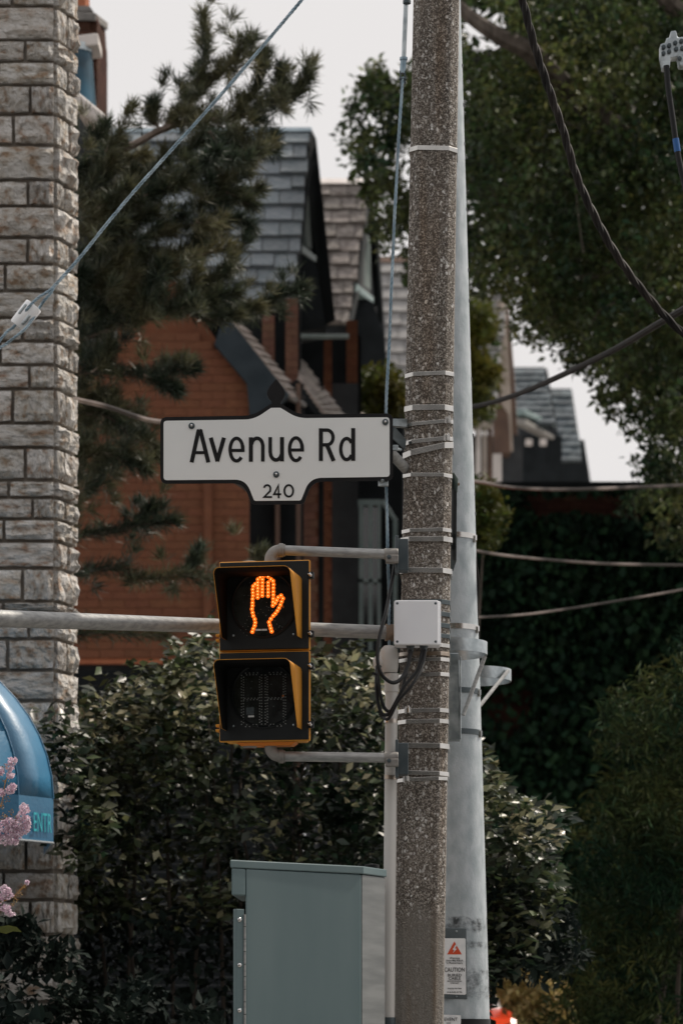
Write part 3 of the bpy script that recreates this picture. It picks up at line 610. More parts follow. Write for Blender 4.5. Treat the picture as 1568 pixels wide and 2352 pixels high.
def arc(cx, cy, rx, ry, a0, a1, n=14): return [(cx+rx*math.cos(R(a0+(a1-a0)*i/n)), cy+ry*math.sin(R(a0+(a1-a0)*i/n))) for i in range(n+1)]
def letter(strokes, wd, nm='letter'):
    a = MB()
    for i, s_ in enumerate(strokes): stroke(a, s_[0], s_[1] if len(s_) > 1 and s_[1] else wd, s_[2] if len(s_) > 2 else False, .0042+.0003*i)
    return a.build(nm, M['sign_black'], sg)
W_ = 20.5
letter([([(209, 502), (243, 345), (248, 343)],), ([(293, 502), (254, 345), (247, 343)],), ([(222, 453), (281, 453)], 15)], W_)
letter([([(305, 378), (339, 497)],), ([(371, 378), (337, 497)],)], W_)
for x0, dy in ((394, 1), (692, -1)):
    letter([(arc(x0+40, 437+dy, 32, 57, 42, 345, 24), 17), ([(x0+14, 441+dy), (x0+80, 441+dy)], 15.5), ([(x0+71.5, 445+dy), (x0+71, 425+dy), (x0+69.5, 415+dy)], 18.5)], 18.5)
letter([([(506, 376), (506, 499)],), (arc(537, 420, 28.5, 39, 192, 350, 12)+[(566, 420), (566, 498)], 18)], W_)
letter([([(662, 375), (662, 497)],), ([(603, 375), (603, 450)]+arc(632, 452, 28, 38, 175, 15, 12), 18)], W_)
letter([([(857, 331), (857, 495)],), ([(857, 340), (888, 340)]+arc(888, 377, 30, 37, -85, 85, 12)+[(857, 414)], 17), ([(888, 416), (921, 495)],)], W_)
letter([([(1019, 330), (1019, 494)],), (arc(986, 435, 29.5, 53, -35, -325, 22), 17)], W_)
letter([(arc(588, 633, 16, 17, 190, 380, 10)+[(603, 645), (573, 676), (612, 676)], 9.5)], 9.5, 'digit')
letter([([(658, 662), (622, 662), (644, 617), (645.5, 682)], 9.5)], 9.5, 'digit')
letter([(arc(696, 645, 22, 29, 0, 345, 20), 9.5, True)], 9.5, 'digit')
for x, y in ((209, 319), (1180, 300), (633, 563)):
    w_ = MB().lathe(SG(x, y, .0025), (0, -1, 0), [(.0125, 0), (.0125, .004), (.006, .006), (0, .006)], 18).build('washer', M['bracket'], sg, smooth=40)
    MB().lathe(SG(x, y, .008), (0, -1, 0), [(.0052, 0), (.005, .004), (0, .005)], 10).build('bolt_head', M['chrome'], w_)
t = thing('sign_bracket', 'grey steel bracket and pipe fixing the street sign to the pole', 'bracket', P(915, 1010, 11.95))
MB().prism([P(896, 961, SGY+.02), P(935, 961, 12.0), P(935, 981, 12.0), P(896, 978, SGY+.02)], (0, .03, 0)).build('top_arm', M['galv'], t, bevel=.002)
MB().prism([P(898, 978, SGY+.02), P(908, 981, SGY+.02), P(933, 1010, 12.0), P(930, 1032, 12.0), P(898, 1004, SGY+.02)], (0, .02, 0)).build('gusset', M['plate_grey'], t, bevel=.002)
MB().tube([P(893, 1036, SGY+.04), P(935, 1080, 12.05)], .021, 16).build('brace_pipe', M['pipe'], t, smooth=True)
MB().box(P(908, 1029, SGY+.0), (.022, .02, .022)).tube([P(908, 1030, SGY), P(920, 1033, SGY+.03)], .007, 8).build('bolt', M['galv'], t, bevel=.002)
MB().box(P(880, 1108, SGY+.02), (.04, .02, .032)).tube([P(878, 1104, SGY), P(878, 1104, SGY+.02)], .008, 6).build('wire_clamp', M['galv'], t, bevel=.002)

# ------------------------------------------------------------------ pedestrian signal
SIGA = R(-9)
sc_ = 11.8/FPX*.2075                                        # metres per measured unit
def Z3(zx, zy): return 488+zx*.2075, 1263.1+zy*.2075
cen = P(*Z3(575, 1122), 11.8)
sig = thing('pedestrian_signal', 'yellow and black pedestrian signal showing an orange lit hand above a dark countdown', 'traffic signal', cen, rz=SIGA)
HW = .181; SH = .3545
def LB(name, c, d, m, parent=sig, bevel=.002): return MB().box(c, d).build(name, M[m], parent, local=True, bevel=bevel)
for si, zc in enumerate((SH/2+.001, -SH/2-.001)):
    hs_ = LB('housing', (0, .009, zc), (HW*2, .02, SH), 'sig_yellow', bevel=.004); LB('case', (-.004, .065, zc), (HW*2-.036, .1, SH-.006), 'sig_yellow', bevel=.008)
    LB('door', (0, -.004, zc), (HW*2-.0075, .014, SH-.009), 'sig_black', bevel=.003)
    zl = zc+.004                                            # lens centre
    rec = MB().lathe((0, -.0115, zl), (0, -1, 0), [(.1215, 0), (.131, 0), (.133, .004), (.128, .006), (.1215, 0)], 48).build('lens_ring', M['sig_black'], sig, local=True, smooth=40)
    pl = MB().lathe((0, -.0113, zl), (0, -1, 0), [(0, .0018), (.1215, .0015), (.1215, 0)], 48).build('lens', M['circuit'], sig, local=True, smooth=40)
    # visor: open-bottomed hood, deep at the top and short at the foot of its cheeks
    vw, vt, vb = .1505, zc+.116, zc-.134; rc = .022; prof2 = [(-vw, vb)]
    prof2 += [(-vw, vt-rc)]+[(-vw+rc-rc*math.cos(R(a_)), vt-rc+rc*math.sin(R(a_))) for a_ in (22, 45, 68, 90)]
    prof2 += [(-x, z) for x, z in prof2[::-1]]
    seq = []
    for (x0_, z0_), (x1_, z1_) in zip(prof2, prof2[1:]):
        m_ = 8 if abs(z1_-z0_) > .1 else 1
        seq += [(x0_+(x1_-x0_)*i/m_, z0_+(z1_-z0_)*i/m_) for i in range(m_)]
    seq.append(prof2[-1])
    dep = lambda z: .085+(.23-.085)*((z-vb)/(vt-vb))
    for nm, inset, mt in (('visor', 0., 'sig_yellow'), ('visor_lining', .0022, 'sig_black_in')):
        vs = []
        for x, z in seq:
            xx = x*(1-inset/vw) if abs(x) > 1e-6 else x; z_ = z-inset if z > vt-.03 else z
            dd = dep(z)-inset*.8; vs += [(xx, -.011, z_), (xx-.035*dd, -.011-dd, z_)]
        v_ = MB().add(vs, [(2*i, 2*i+1, 2*i+3, 2*i+2) for i in range(len(seq)-1)]).build(nm, M[mt], sig, local=True, smooth=35)
        sdm = v_.modifiers.new('thick', 'SOLIDIFY'); sdm.thickness = .0014; sdm.offset = 0
    for x in (-.122, .118):
        for z in (zl+.115, zl-.12): MB().lathe((x, -.0115, z), (0, -1, 0), [(.0045, 0), (.004, .003), (0, .004)], 8).build('screw', M['galv'], sig, local=True)
    for z in (zc+.115, zc-.115):
        l_ = LB('latch', (HW+.006, .0, z), (.018, .03, .026), 'sig_black', bevel=.002)
        MB().tube([(HW-.004, -.02, z+.003), (HW+.012, -.022, z-.003)], .0028, 6).tube([(HW+.004, -.022, z+.008), (HW+.008, -.022, z-.008)], .0022, 6).lathe((HW+.004, -.014, z), (0, -1, 0), [(.006, 0), (.006, .006), (.0, .008)], 8).build('wing_nut', M['chrome'], l_, local=True)
    for z in (zc+.112, zc+.128, zc-.112, zc-.131) if si == 0 else (zc-.112, zc-.131, zc+.112):
        LB('hinge_lug', (-HW-.006, .012, z), (.016, .03, .011), 'sig_yellow', bevel=.002)
    if si == 0:
        ZT = zl; 
        for x, z, a_, b_ in ((-.022, -.1, .022, .007), (.002, -.1, .022, .007)): LB('sticker', (x, -.0138, zl+z), (a_, .001, b_), 'sticker', bevel=0)
    else:
        ZB = zl; LB('sticker', (-.051, -.0138, zl-.083), (.024, .001, .007), 'sticker', bevel=0)
        LB('circuit_block', (-.055, -.0138, zl-.062), (.03, .0016, .028), 'circuit_part', bevel=0)
    for k in range(34):
        xx, z_ = rnd.uniform(-.1, .1), rnd.uniform(-.1, .1)
        if xx*xx+z_*z_ < .0115: LB('circuit_mark', (xx, -.0136, zl+z_), (rnd.choice((.0012, .006)), .0006, rnd.choice((.001, .0035))), 'circuit_part', bevel=0)
    LB('circuit_chip', (.077, -.0138, zl-.012 if si == 0 else zl-.006), (.007, .001, .008), 'led_core' if False else 'sig_orange', bevel=0)
hand = [(603,265),(575,281),(543,291),(517,314),(568,316),(630,286),(661,316),(685,336),(516,349),(568,351),(631,352),(690,375),(487,366),(466,388),(515,380),(567,390),(631,388),(688,413),(460,424),(516,412),(567,424),(631,425),(688,454),(462,460),(515,446),(566,459),(631,461),(688,490),(463,494),(515,480),(566,494),(630,499),(687,531),(458,530),(515,515),(686,569),(683,607),(709,582),(727,551),(742,519),(774,499),(795,532),(780,567),(767,602),(751,636),(733,667),(711,697),(688,720),(661,755),(641,790),(650,826),(660,860),(670,893),(457,572),(457,605),(451,640),(458,681),(466,718),(482,754),(487,792),(481,826),(467,860),(455,893)]
body_me = MB().lathe((0, 0, 0), (0, -1, 0), [(.0086, 0), (.008, .0015), (.005, .003), (0, .0035)], 10); core_me = MB().lathe((0, 0, 0), (0, -1, 0), [(.0024, .0028), (.002, .0046), (0, .005)], 8)
def raw(mb, name, m):
    me = bpy.data.meshes.new(name); me.from_pydata(mb.v, [], mb.f); me.materials.append(m); return me
bme, cme = raw(body_me, 'led', M['led_body']), raw(core_me, 'led_core', M['led_core'])
zc0 = SH/2+.001
for zx, zy in hand:
    x = (zx-583)*sc_/math.cos(SIGA); z = zc0-(zy-603)*sc_
    o = put('led', bme, sig); o.location = (x, -.0135, z); c = put('led_core', cme, o)
dme = raw(MB().lathe((0, 0, 0), (0, -1, 0), [(.0027, 0), (.0025, .0015), (0, .003)], 6), 'unlit_led', M['led_dead'])
def eight(x0, x1, y0, y1, ym):
    pts = []
    for off in (0, 22):
        a0, a1, b0, b1 = x0+off, x1-off, y0+off*.9, y1-off*.9; n = 9
        for i in range(n): pts += [(a0, b0+25+(ym-b0-40)*i/(n-1)), (a1, b0+25+(ym-b0-40)*i/(n-1)), (a0, ym+20+(b1-ym-45)*i/(n-1)), (a1, ym+20+(b1-ym-45)*i/(n-1))]
        for i in range(1, 5): t_ = i/5; pts += [(a0+(a1-a0)*t_, b0), (a0+(a1-a0)*t_, b1)]
        if off == 0:
            for i in range(1, 6): pts += [(a0+(a1-a0)*i/6, ym-8), (a0+(a1-a0)*(i-.3)/6, ym+8)]
    return pts
for e in (eight(335, 558, 1352, 1945, 1640), eight(600, 822, 1352, 1945, 1640)):
    for zx, zy in e:
        x = (zx-583)*sc_/math.cos(SIGA); z = -SH/2-.001-(zy-1610)*sc_
        o = put('unlit_led', dme, sig); o.location = (x+rnd.uniform(-1, 1)*.0005, -.0132, z)
for zx, zy in [(548,646),(575,682),(519,688),(603,719),(638,657),(614,572),(614,615),(396,760),(376,798),(350,832),(327,869),(385,867),(358,903),(410,833),(397,897),(418,720),(748,848),(786,847),(820,853),(782,878),(744,907),(713,869),(726,813),(706,775),(396,930)]:
    o = put('unlit_led', dme, sig); o.location = ((zx-583)*sc_/math.cos(SIGA), -.0132, zc0-(zy-603)*sc_); o.scale = (.6, .6, .6)
MB().prism([(-.12, .02, -SH-.002), (.12, .02, -SH-.002), (.1, .03, -SH-.014), (-.1, .03, -SH-.014)], (0, .07, 0)).build('bottom_plate', M['sig_orange'], sig, local=True)
MB().lathe((-.07, .06, -SH-.002), (0, 0, -1), [(.03, 0), (.03, .012), (.022, .02)], 20).build('mounting_hub', M['cast'], sig, local=True, smooth=40)
MB().lathe((-.07, .06, SH+.002), (0, 0, 1), [(.028, 0), (.028, .008), (.02, .01)], 20).build('mounting_hub', M['cast'], sig, local=True, smooth=40)

# ------------------------------------------------------------------ utility cabinet
Q0, Q1, Q2 = Vector((-.4105, 11.2, 0)), Vector((.077, 11.574, 0)), Vector((.171, 11.77, 0)); Q3, Q4 = Vector((.06, 11.95, 0)), Vector((-.39, 11.62, 0))
cab = thing('utility_cabinet', 'grey-green metal utility cabinet in front of the concrete pole', 'cabinet', (-.15, 11.55, 0))
def zat(y, q): return EYE+(HZ-y)*q.y/FPX
zlid = [zat(1976, Q0), zat(1991, Q1), zat(1998.5, Q2)]; ztop = sum(zlid)/3
fd = (Q1-Q0).normalized(); L0 = Q0+fd*.0
cut = Q0+(Q1-Q0)*((563-531.5)/(830-531.5))
body = MB().prism([(p.x, p.y, .05) for p in (cut, Q1, Q3, Q4+fd*.04)], (0, 0, ztop-.03-.05)).build('body', M['cab_green'], cab, bevel=.006)
MB().prism([(p.x, p.y, .05) for p in (Q1+Vector((.0015, .002, 0)), Q2, Q3+Vector((.002, .002, 0)))], (0, 0, ztop-.03-.05)).build('side_panel', M['cab_side'], cab, bevel=.004)
zo = zat(2057, Q0)
MB().prism([(p.x, p.y, zo) for p in (Q0, cut-fd*.001, Q4+fd*.04, Q4)], (0, 0, ztop-.03-zo)).build('door_hood', M['cab_green'], cab, bevel=.005)
ex = .008; cc_ = (Q0+Q1+Q2+Q3+Q4)/5
grow = lambda p: p+(p-cc_).normalized()*ex
MB().prism([(grow(p).x, grow(p).y, ztop-.029) for p in (Q0, Q1, Q2, Q3, Q4)], (0, 0, .03)).build('lid', M['cab_green'], cab, bevel=.004)
MB().lathe((.12, 11.8, ztop), (0, 0, 1), [(.03, 0), (.03, .022), (.0, .026)], 20).build('vent_cap', M['black_rubber'], cab)
h0, h1 = Q0+(Q1-Q0)*((542-531.5)/298.5), Q0+(Q1-Q0)*((560-531.5)/298.5); nrm = Vector((fd.y, -fd.x, 0))
zh = zat(2088, Q0)
hs2 = MB().prism([(p.x, p.y, .1) for p in (h0, h1, h1-nrm*.02, h0-nrm*.02)], (0, 0, zh-.1)).build('hinge_strip', M['cab_green'], cab, bevel=.002)
z = zh-.04; 
while z > .15:
    c = h0.lerp(h1, .42); MB().lathe((c.x, c.y, z), nrm, [(.0095, 0), (.008, .004), (.004, .0065), (0, .007)], 12).build('rivet', M['chrome'], hs2, smooth=60); z -= .17
z = zh-.02; hp = h1+nrm*.003; km = None
while z > .12:
    k_ = MB().tube([(hp.x, hp.y, z), (hp.x, hp.y, z-.044)], .0042, 8).build('hinge_knuckle', M['pipe'], cab); z -= .047
MB().box((-.2, 11.65, .025), (.75, .55, .05)).build('plinth', M['paving'], cab)

# ------------------------------------------------------------------ guy wires, insulator, turnbuckle, overhead cables
GW = [P(760, -90, 11.95), P(690, 2, 11.95), P(500, 225, 11.93), P(300, 448, 11.9), P(180, 595, 11.87), P(124, 657, 11.85)]
tag(rope(spline(GW, 6), .0068, 3, .055).build('guy_wire', M['strand']), 'twisted blue-grey guy wire slanting from the top down to the white insulator', 'wire')
ic = P(58, 726, 11.85); ax = (P(90, 688, 11.85)-P(28, 764, 11.85)).normalized()
t = thing('guy_insulator', 'white porcelain strain insulator strung on the slanting guy wire', 'insulator', ic)
a = MB().lathe(ic, ax, [(0, -.052), (.030, -.052), (.0345, -.046), (.0365, 0), (.0375, .052), (.036, .054), (0, .054)], 28); a.build('body', M['porcelain'], t, smooth=40)
sx_ = ax.cross(Vector((0, 1, 0))).normalized()
for s_, o_ in ((-1, .012), (1, -.012)):
    c = ic+sx_*.018*s_+Vector((0, -.0295, 0))+ax*o_*-1; rot = Matrix((ax, sx_, Vector((0, 1, 0)))).transposed()
    MB().box(c, (.05, .014, .012), rot).build('slot', M['galv'], t, bevel=.005)  # grey blocks on the body; groove shade is put into their colour
pa = [P(124, 657, 11.85), P(112, 668, 11.84), P(88, 683, 11.83), P(66, 705, 11.81), P(50, 727, 11.835), P(30, 752, 11.845), P(10, 768, 11.82), P(-40, 835, 11.8), P(-200, 1040, 11.8)]
pb = [P(124, 657, 11.85), P(117, 672, 11.84), P(100, 692, 11.83), P(86, 714, 11.845), P(68, 742, 11.825), P(50, 762, 11.81), P(18, 787, 11.82), P(-30, 830, 11.8), P(-190, 1045, 11.8)]
tag(rope(spline(pa, 6), .0058, 3, .05).build('guy_wire', M['strand']), 'upper of the two strands through the white insulator', 'wire')
tag(rope(spline(pb, 6), .0058, 3, .05).build('guy_wire', M['strand']), 'lower of the two strands through the white insulator', 'wire')
# upright wire with turnbuckle
t = thing('turnbuckle', 'grey rod and clevis at the top of the upright wire left of the pole', 'turnbuckle', P(930, 100, 11.95))
MB().tube([P(937, -120, 11.95), P(926.5, 140, 11.95)], .0092, 12).build('rod', M['galv'], t, smooth=True)
MB().tube([P(926.8, 132, 11.95), P(924, 168, 11.95)], .0125, 12).lathe(P(926.5, 134, 11.95), (0, 0, 1), [(.016, -.005), (.016, .005), (0, .006)], 12).build('socket', M['strand'], t, smooth=40)
MB().box(P(919.5, 177, 11.95), (.007, .02, .05)).box(P(929.5, 177, 11.95), (.007, .02, .05)).tube([P(916, 180, 11.94), P(933, 180, 11.94)], .006, 8).build('clevis', M['bracket'], t, bevel=.002)
MB().tube([P(934, 0, 11.94), P(934, 7, 11.94)], .016, 10).build('nut', M['bracket'], t)
uw = [P(924.5, 176, 11.94), P(919, 260, 11.94), P(912, 380, 11.94), P(903, 560, 11.94), P(893, 800, 11.94), P(886, 950, 11.94), P(886.5, 1100, 11.95), P(890, 1260, 11.97), P(893, 1400, 12.0), P(894, 1500, 12.02)]
tag(rope(spline(uw, 6), .0062, 3, .06).build('guy_wire', M['strand']), 'upright twisted wire running down the left of the concrete pole behind the sign', 'wire')
bc = [P(1180, -70, 11.3), P(1200, 0, 11.3), P(1232, 120, 11.3), P(1290, 290, 11.3), P(1330, 420, 11.3), P(1400, 560, 11.3), P(1470, 660, 11.3), P(1568, 765, 11.3), P(1700, 860, 11.3)]
tag(rope(spline(bc, 6), .0145, 3, .24, k=8, step=16).build('overhead_cable', M['cable_black'], smooth=True), 'thick dark twisted cable sagging across the upper right corner', 'cable')
def wire(pts, r, label, mt='cable_black'):
    return tag(MB().tube(spline(pts, 8), r, 8).build('overhead_cable', M[mt], smooth=True), label, 'cable')
wire([P(1000, 950, 20), P(1083, 935, 19.5), P(1150, 918, 18.8), P(1240, 884, 17.5), P(1400, 808, 15.5), P(1520, 738, 14), P(1640, 670, 13)], .0165, 'smooth black cable rising to the right edge in front of the roofs')
M['wire_pale'] = mat('wire_pale', (.1, .09, .085), (.5, .42, .38), 3, .28, metal=.5, ramp=(.45, .6))
wire([P(60, 890, 17.9), P(178, 918, 17.9), P(250, 935, 17.9), P(330, 962, 17.9), P(420, 985, 17.9), P(500, 1075, 17.9), P(570, 1125, 17.9)], .015, 'pale brown wire between the stone pilaster and the street sign', 'wire_pale')
wire([P(1040, 1250, 22), P(1098, 1266, 22), P(1180, 1278, 22), P(1300, 1289, 22), P(1400, 1295, 22), P(1568, 1298, 22), P(1750, 1298, 22)], .010, 'upper pale wire crossing the dark ivy wall', 'wire_pale')
wire([P(1030, 1420, 21), P(1100, 1418, 21), P(1200, 1412, 21), P(1300, 1399, 21), P(1400, 1383, 21), P(1568, 1354, 21), P(1750, 1315, 21)], .008, 'lower pale wire rising gently across the dark ivy wall', 'wire_pale')
wire([P(1060, 1102, 24), P(1110, 1108, 24), P(1180, 1120, 24), P(1300, 1124, 24), P(1480, 1118, 24), P(1700, 1108, 24)], .013, 'wire lying along the top of the ivy wall', 'wire_pale')
# cable connector at the right edge
t = thing('cable_connector', 'grey bolted cable connector at the upper right edge', 'connector', P(1545, 115, 11.2))
MB().prism([P(x, y, 11.2) for x, y in [(1540, 70), (1552, 68), (1556, 84), (1640, 76), (1640, 150), (1560, 150), (1556, 130), (1540, 132), (1538, 154), (1522, 156), (1516, 128), (1516, 100), (1528, 96), (1530, 86), (1538, 84)]], (0, .05, 0)).build('block', M['galv'], t, bevel=.004)
for x, y in ((1523, 108), (1523, 122), (1536, 104), (1550, 98), (1564, 94), (1536, 118), (1552, 112), (1566, 110), (1560, 134)):
    MB().lathe(P(x, y, 11.2), (0, -1, 0), [(.0085, 0), (.0085, .008), (0, .009)], 6).build('bolt', M['bracket'], t)
MB().tube(spline([P(1530, 150, 11.2), P(1534, 200, 11.2), P(1544, 270, 11.2), P(1554, 340, 11.2), P(1566, 400, 11.2), P(1600, 540, 11.2), P(1640, 640, 11.2)]), .0115, 10).build('lead', M['black_rubber'], t, smooth=True)
MB().tube([P(1551, 318, 11.2), P(1555.5, 348, 11.2)], .0128, 10).build('tape', M['blue_tape'], t, smooth=True)

# ------------------------------------------------------------------ houses
def course_roof(house, mname, apex, near, left_x, rows, wpx, Ytop, Ybot, seed, th=.075, lap=1.12, left_bot=None, name='shingle'):
    """shingle courses between a level ridge and eave; apex/near = (x,y) of the rake top and foot"""
    rg = random.Random(seed); rf = MB()
    A, N = P(*apex, Ytop), P(*near, Ybot); LA, LN = P(left_x, apex[1], Ytop), P(left_bot if left_bot is not None else left_x, near[1], Ybot)
    nrm_ = (A-LA).cross(N-A).normalized(); nrm_ = -nrm_ if nrm_.y > 0 else nrm_
    deck = MB().prism([LA-nrm_*.03, A-nrm_*.03, N-nrm_*.03, LN-nrm_*.03], -nrm_*.05).build('roof', M['black_wood'], house)
    me = bpy.data.meshes.new(name)
    me.from_pydata([(0, 0, 0), (1, 0, 0), (1, .0, -1), (0, .0, -1), (0, .35, 0), (1, .35, 0), (1, 1, -1), (0, 1, -1)], [], [(4, 5, 6, 7), (3, 2, 1, 0), (7, 6, 2, 3), (5, 1, 2, 6), (4, 7, 3, 0), (5, 4, 0, 1)])
    me.materials.append(M[mname])
    down = (LN-LA); slope = down.length/rows
    X = Vector((1, 0, 0)); dn = Vector((0, N.y-A.y, N.z-A.z)); drop = dn.length; dn.normalize(); sl = drop/rows
    for r_ in range(rows):
        t0, t1 = r_/rows, (r_+1)/rows; xr = A.x+(N.x-A.x)*(t0+t1)/2; xl = LA.x+(LN.x-LA.x)*(t0+t1)/2; p = A+dn*sl*r_
        x = xr+.015+rg.uniform(-.02, .02); first = True; Yr = Ytop+(Ybot-Ytop)*t0; wm = wpx*Yr/FPX
        while x > xl:
            wd = wm*rg.uniform(.86, 1.14)*(.5 if first and r_ % 2 else 1); first = False; x0 = x-wd
            o = put(name, me, deck); o.matrix_local = Matrix.Translation(-WL[deck.name]) @ Matrix.Translation((x0, p.y, p.z)) @ Matrix((Vector((1, 0, 0)), nrm_, -dn)).transposed().to_4x4() @ Matrix.Diagonal((wd-.009, th*rg.uniform(.8, 1.25), sl*lap*rg.uniform(.97, 1.03), 1))
            x = x0
    return deck
BRK = bpy.data.meshes.new('brick'); _b = MB().box((0, 0, 0), (1, 1, 1)); BRK.from_pydata(_b.v, [], _b.f); BRK.materials.append(M['brick'])
BRD = BRK.copy(); BRD.materials.clear(); BRD.materials.append(M['brick_dull'])
BRC = BRK.copy(); BRC.materials.clear(); BRC.materials.append(M['chimney_brick'])
def brickwork(parent, x0, x1, y0, y1, Y, me, cw=.215, ch=.074, poly=None, dirv=None, limit=300, joint='brick_joint'):
    """running bond on a wall facing us, every brick apart"""
    a, b = P(x0, y1, Y), P(x1, y0, Y); rest = MB(); n = 0; row = 0; z = a.z
    while z < b.z-.03:
        x = a.x-(row % 2)*cw/2
        while x < b.x:
            xa, xb = max(x, a.x), min(x+cw, b.x); x += cw
            if xb-xa < .04: continue
            px = CX+(xa+xb)/2*FPX/Y; py = HZ-(z+ch/2-EYE)*FPX/Y
            if poly is not None and not inpoly(np.array([px]), np.array([py]), poly)[0]: continue
            c = Vector(((xa+xb)/2, Y-.006+rnd.uniform(-.0012, .0012), z+ch/2)); n += 1
            if n <= limit:
                o = put('brick', me, parent); o.location = c-WL[parent.name]; o.scale = (xb-xa-.004, .03, ch-.004)
            else: rest.box(c, (xb-xa-.004, .03, ch-.004))
        z += ch; row += 1
    if rest.v: tag(rest.build('brickwork', me.materials[0], parent), kind='stuff')

# house 1: rust brick, slate roof
h1_ = thing('brick_house', 'rust-red brick house with grey slate roof and black barge boards behind the pine', 'house', (-2.5, 29, 1.1))
wallpoly = [(150, 700), (488, 780), (569, 880), (572, 920), (572, 1516), (150, 1516)]
wb_ = MB().prism([P(x, y, 27.02) for x, y in [(60, 640), (400, 640), (500, 785), (571, 885), (571, 1518), (60, 1518)]], (0, .25, 0)).build('wall', M['brick_joint'], h1_)
brickwork(wb_, 172, 572, 770, 1512, 27.0, BRK, cw=.225, ch=.075, poly=wallpoly)
MB().prism([P(x, y, 27.0) for x, y in [(60, 1512), (573, 1512), (573, 1524), (60, 1524)]], (0, .1, 0)).build('lintel', M['terracotta'], h1_)
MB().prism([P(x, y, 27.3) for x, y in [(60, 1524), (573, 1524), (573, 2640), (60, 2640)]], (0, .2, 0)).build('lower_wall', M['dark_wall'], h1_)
MB().tube([P(478, 1100, 26.95), P(478, 1512, 26.95)], .04, 10).build('downpipe', M['brick'], h1_, smooth=True)
MB().prism([P(x, y, 29.9) for x, y in [(380, 640), (560, 640), (570, 980), (380, 900)]], (0, .2, 0)).build('side_wall', M['black_wood'], h1_)
course_roof(h1_, 'slate', (712, 297), (672, 692), 262, 11, 57, 30.2, 29.2, 3, left_bot=330)
MB().prism([P(262, 293, 30.18), P(716, 291, 30.18), P(716, 300, 30.1), P(262, 302, 30.1)], (0, .2, 0)).build('ridge_cap', M['lead'], h1_, bevel=.01)
MB().prism([P(471, 615, 29.1), P(500, 655, 29.1), P(536, 690, 29.1), P(497, 690, 29.1)], (0, .2, 0)).build('valley_flashing', M['lead'], h1_)
MB().prism([P(268, 300, 30), P(345, 400, 29.7), P(335, 402, 29.7), P(262, 306, 30)], (0, .06, 0)).build('hip_flashing', M['lead'], h1_)
slab([P(714, 293, 30.3), P(726, 318, 30.5), P(770, 735, 31.2), P(745, 748, 31.2), P(722, 640, 31), P(705, 420, 30.5)], .2).build('barge_board', M['black_wood'], h1_)
slab([P(713, 300, 30.25), P(718, 330, 30.25), P(700, 520, 29.8), P(680, 694, 29.3), P(672, 694, 29.3), P(690, 520, 29.75)], .08).build('barge_board', M['black_wood'], h1_)
slab([P(712, 330, 30.6), P(735, 560, 31.2), P(745, 700, 31.4), P(665, 720, 30.4), P(690, 520, 30.4)], .3).build('gable', M['dark_wall'], h1_)
slab([P(706, 430, 30.3), P(710, 470, 30.35), P(716, 572, 30.4), P(703, 562, 30.25), P(700, 500, 30.25)], .04).build('gable_panel', M['green_panel'], h1_)
slab([P(685, 553, 29.6), P(727, 588, 30.4), P(726, 602, 30.4), P(682, 572, 29.6)], .12).build('cornice', M['frame_green'], h1_, bevel=.01)
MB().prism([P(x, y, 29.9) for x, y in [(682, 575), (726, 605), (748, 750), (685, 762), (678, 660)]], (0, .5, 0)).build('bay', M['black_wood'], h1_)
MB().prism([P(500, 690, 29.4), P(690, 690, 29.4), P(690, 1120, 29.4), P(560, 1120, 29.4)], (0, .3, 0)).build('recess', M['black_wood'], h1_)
for x0, x1, y0, y1, Y in ((602, 630, 728, 868, 29.0), (655, 684, 690, 880, 29.05)):
    q = MB().prism([P(x0, y0, Y+.02), P(x1, y0, Y+.02), P(x1, y1, Y+.02), P(x0, y1, Y+.02)], (0, .2, 0)).build('brick_pier', M['brick_joint'], h1_); brickwork(q, x0, x1, y0, y1, Y, BRD, cw=.13, ch=.075)
MB().prism([P(686, 766, 29.5), P(801, 766, 30.5), P(801, 773, 30.5), P(686, 773, 29.5)], (0, .1, 0)).build('gutter', M['frame_green'], h1_)
def slope_strip(house, qL, qR, n, Yl, Yr, m, seed):
    """narrow seen-from-the-side roof slope: pieces between a left and right edge"""
    (a0, a1), (b0, b1) = qL, qR; rg = random.Random(seed)
    A0, A1, B0, B1 = P(*a0, Yl), P(*a1, Yl), P(*b0, Yr), P(*b1, Yr)
    nn = (A1-A0).cross(B0-A0).normalized(); nn = -nn if nn.y > 0 else nn
    dk = MB().prism([A0-nn*.02, A1-nn*.02, B1-nn*.02, B0-nn*.02], -nn*.05).build('porch_roof', M['black_wood'], house)
    for i in range(n):
        for j in range(3):
            t0, t1 = i/n, (i+1.04)/n; s0, s1 = j/3+.01, (j+1)/3-.02
            f = lambda s_, t_: A0.lerp(A1, t_).lerp(B0.lerp(B1, t_), s_)
            MB().prism([f(s0, t0), f(s1, t0), f(s1, t1)+nn*.02, f(s0, t1)+nn*.02], -nn*.02).build('shingle', M[m], dk)
slope_strip(h1_, ((531, 738), (668, 912)), ((560, 748), (696, 915)), 9, 27.6, 28.6, 'slate_sunlit', 1)
slab([P(512, 732, 26.9), P(534, 740, 26.9), P(662, 905, 26.9), P(645, 925, 26.9), P(622, 990, 26.9), P(574, 960, 26.9), P(566, 878, 26.9), P(492, 790, 26.9)], .15).build('porch_barge', M['navy_wood'], h1_)
MB().tube([P(655, 905, 27.5), P(697, 930, 28.4)], .03, 8).build('porch_gutter', M['cast'], h1_)
slope_strip(h1_, ((685, 868), (742, 950)), ((690, 822), (794, 958)), 8, 29, 30, 'slate_sunlit', 2)
slope_strip(h1_, ((819, 912), (830, 965)), ((824, 905), (855, 965)), 4, 33, 34, 'slate_sunlit', 4)
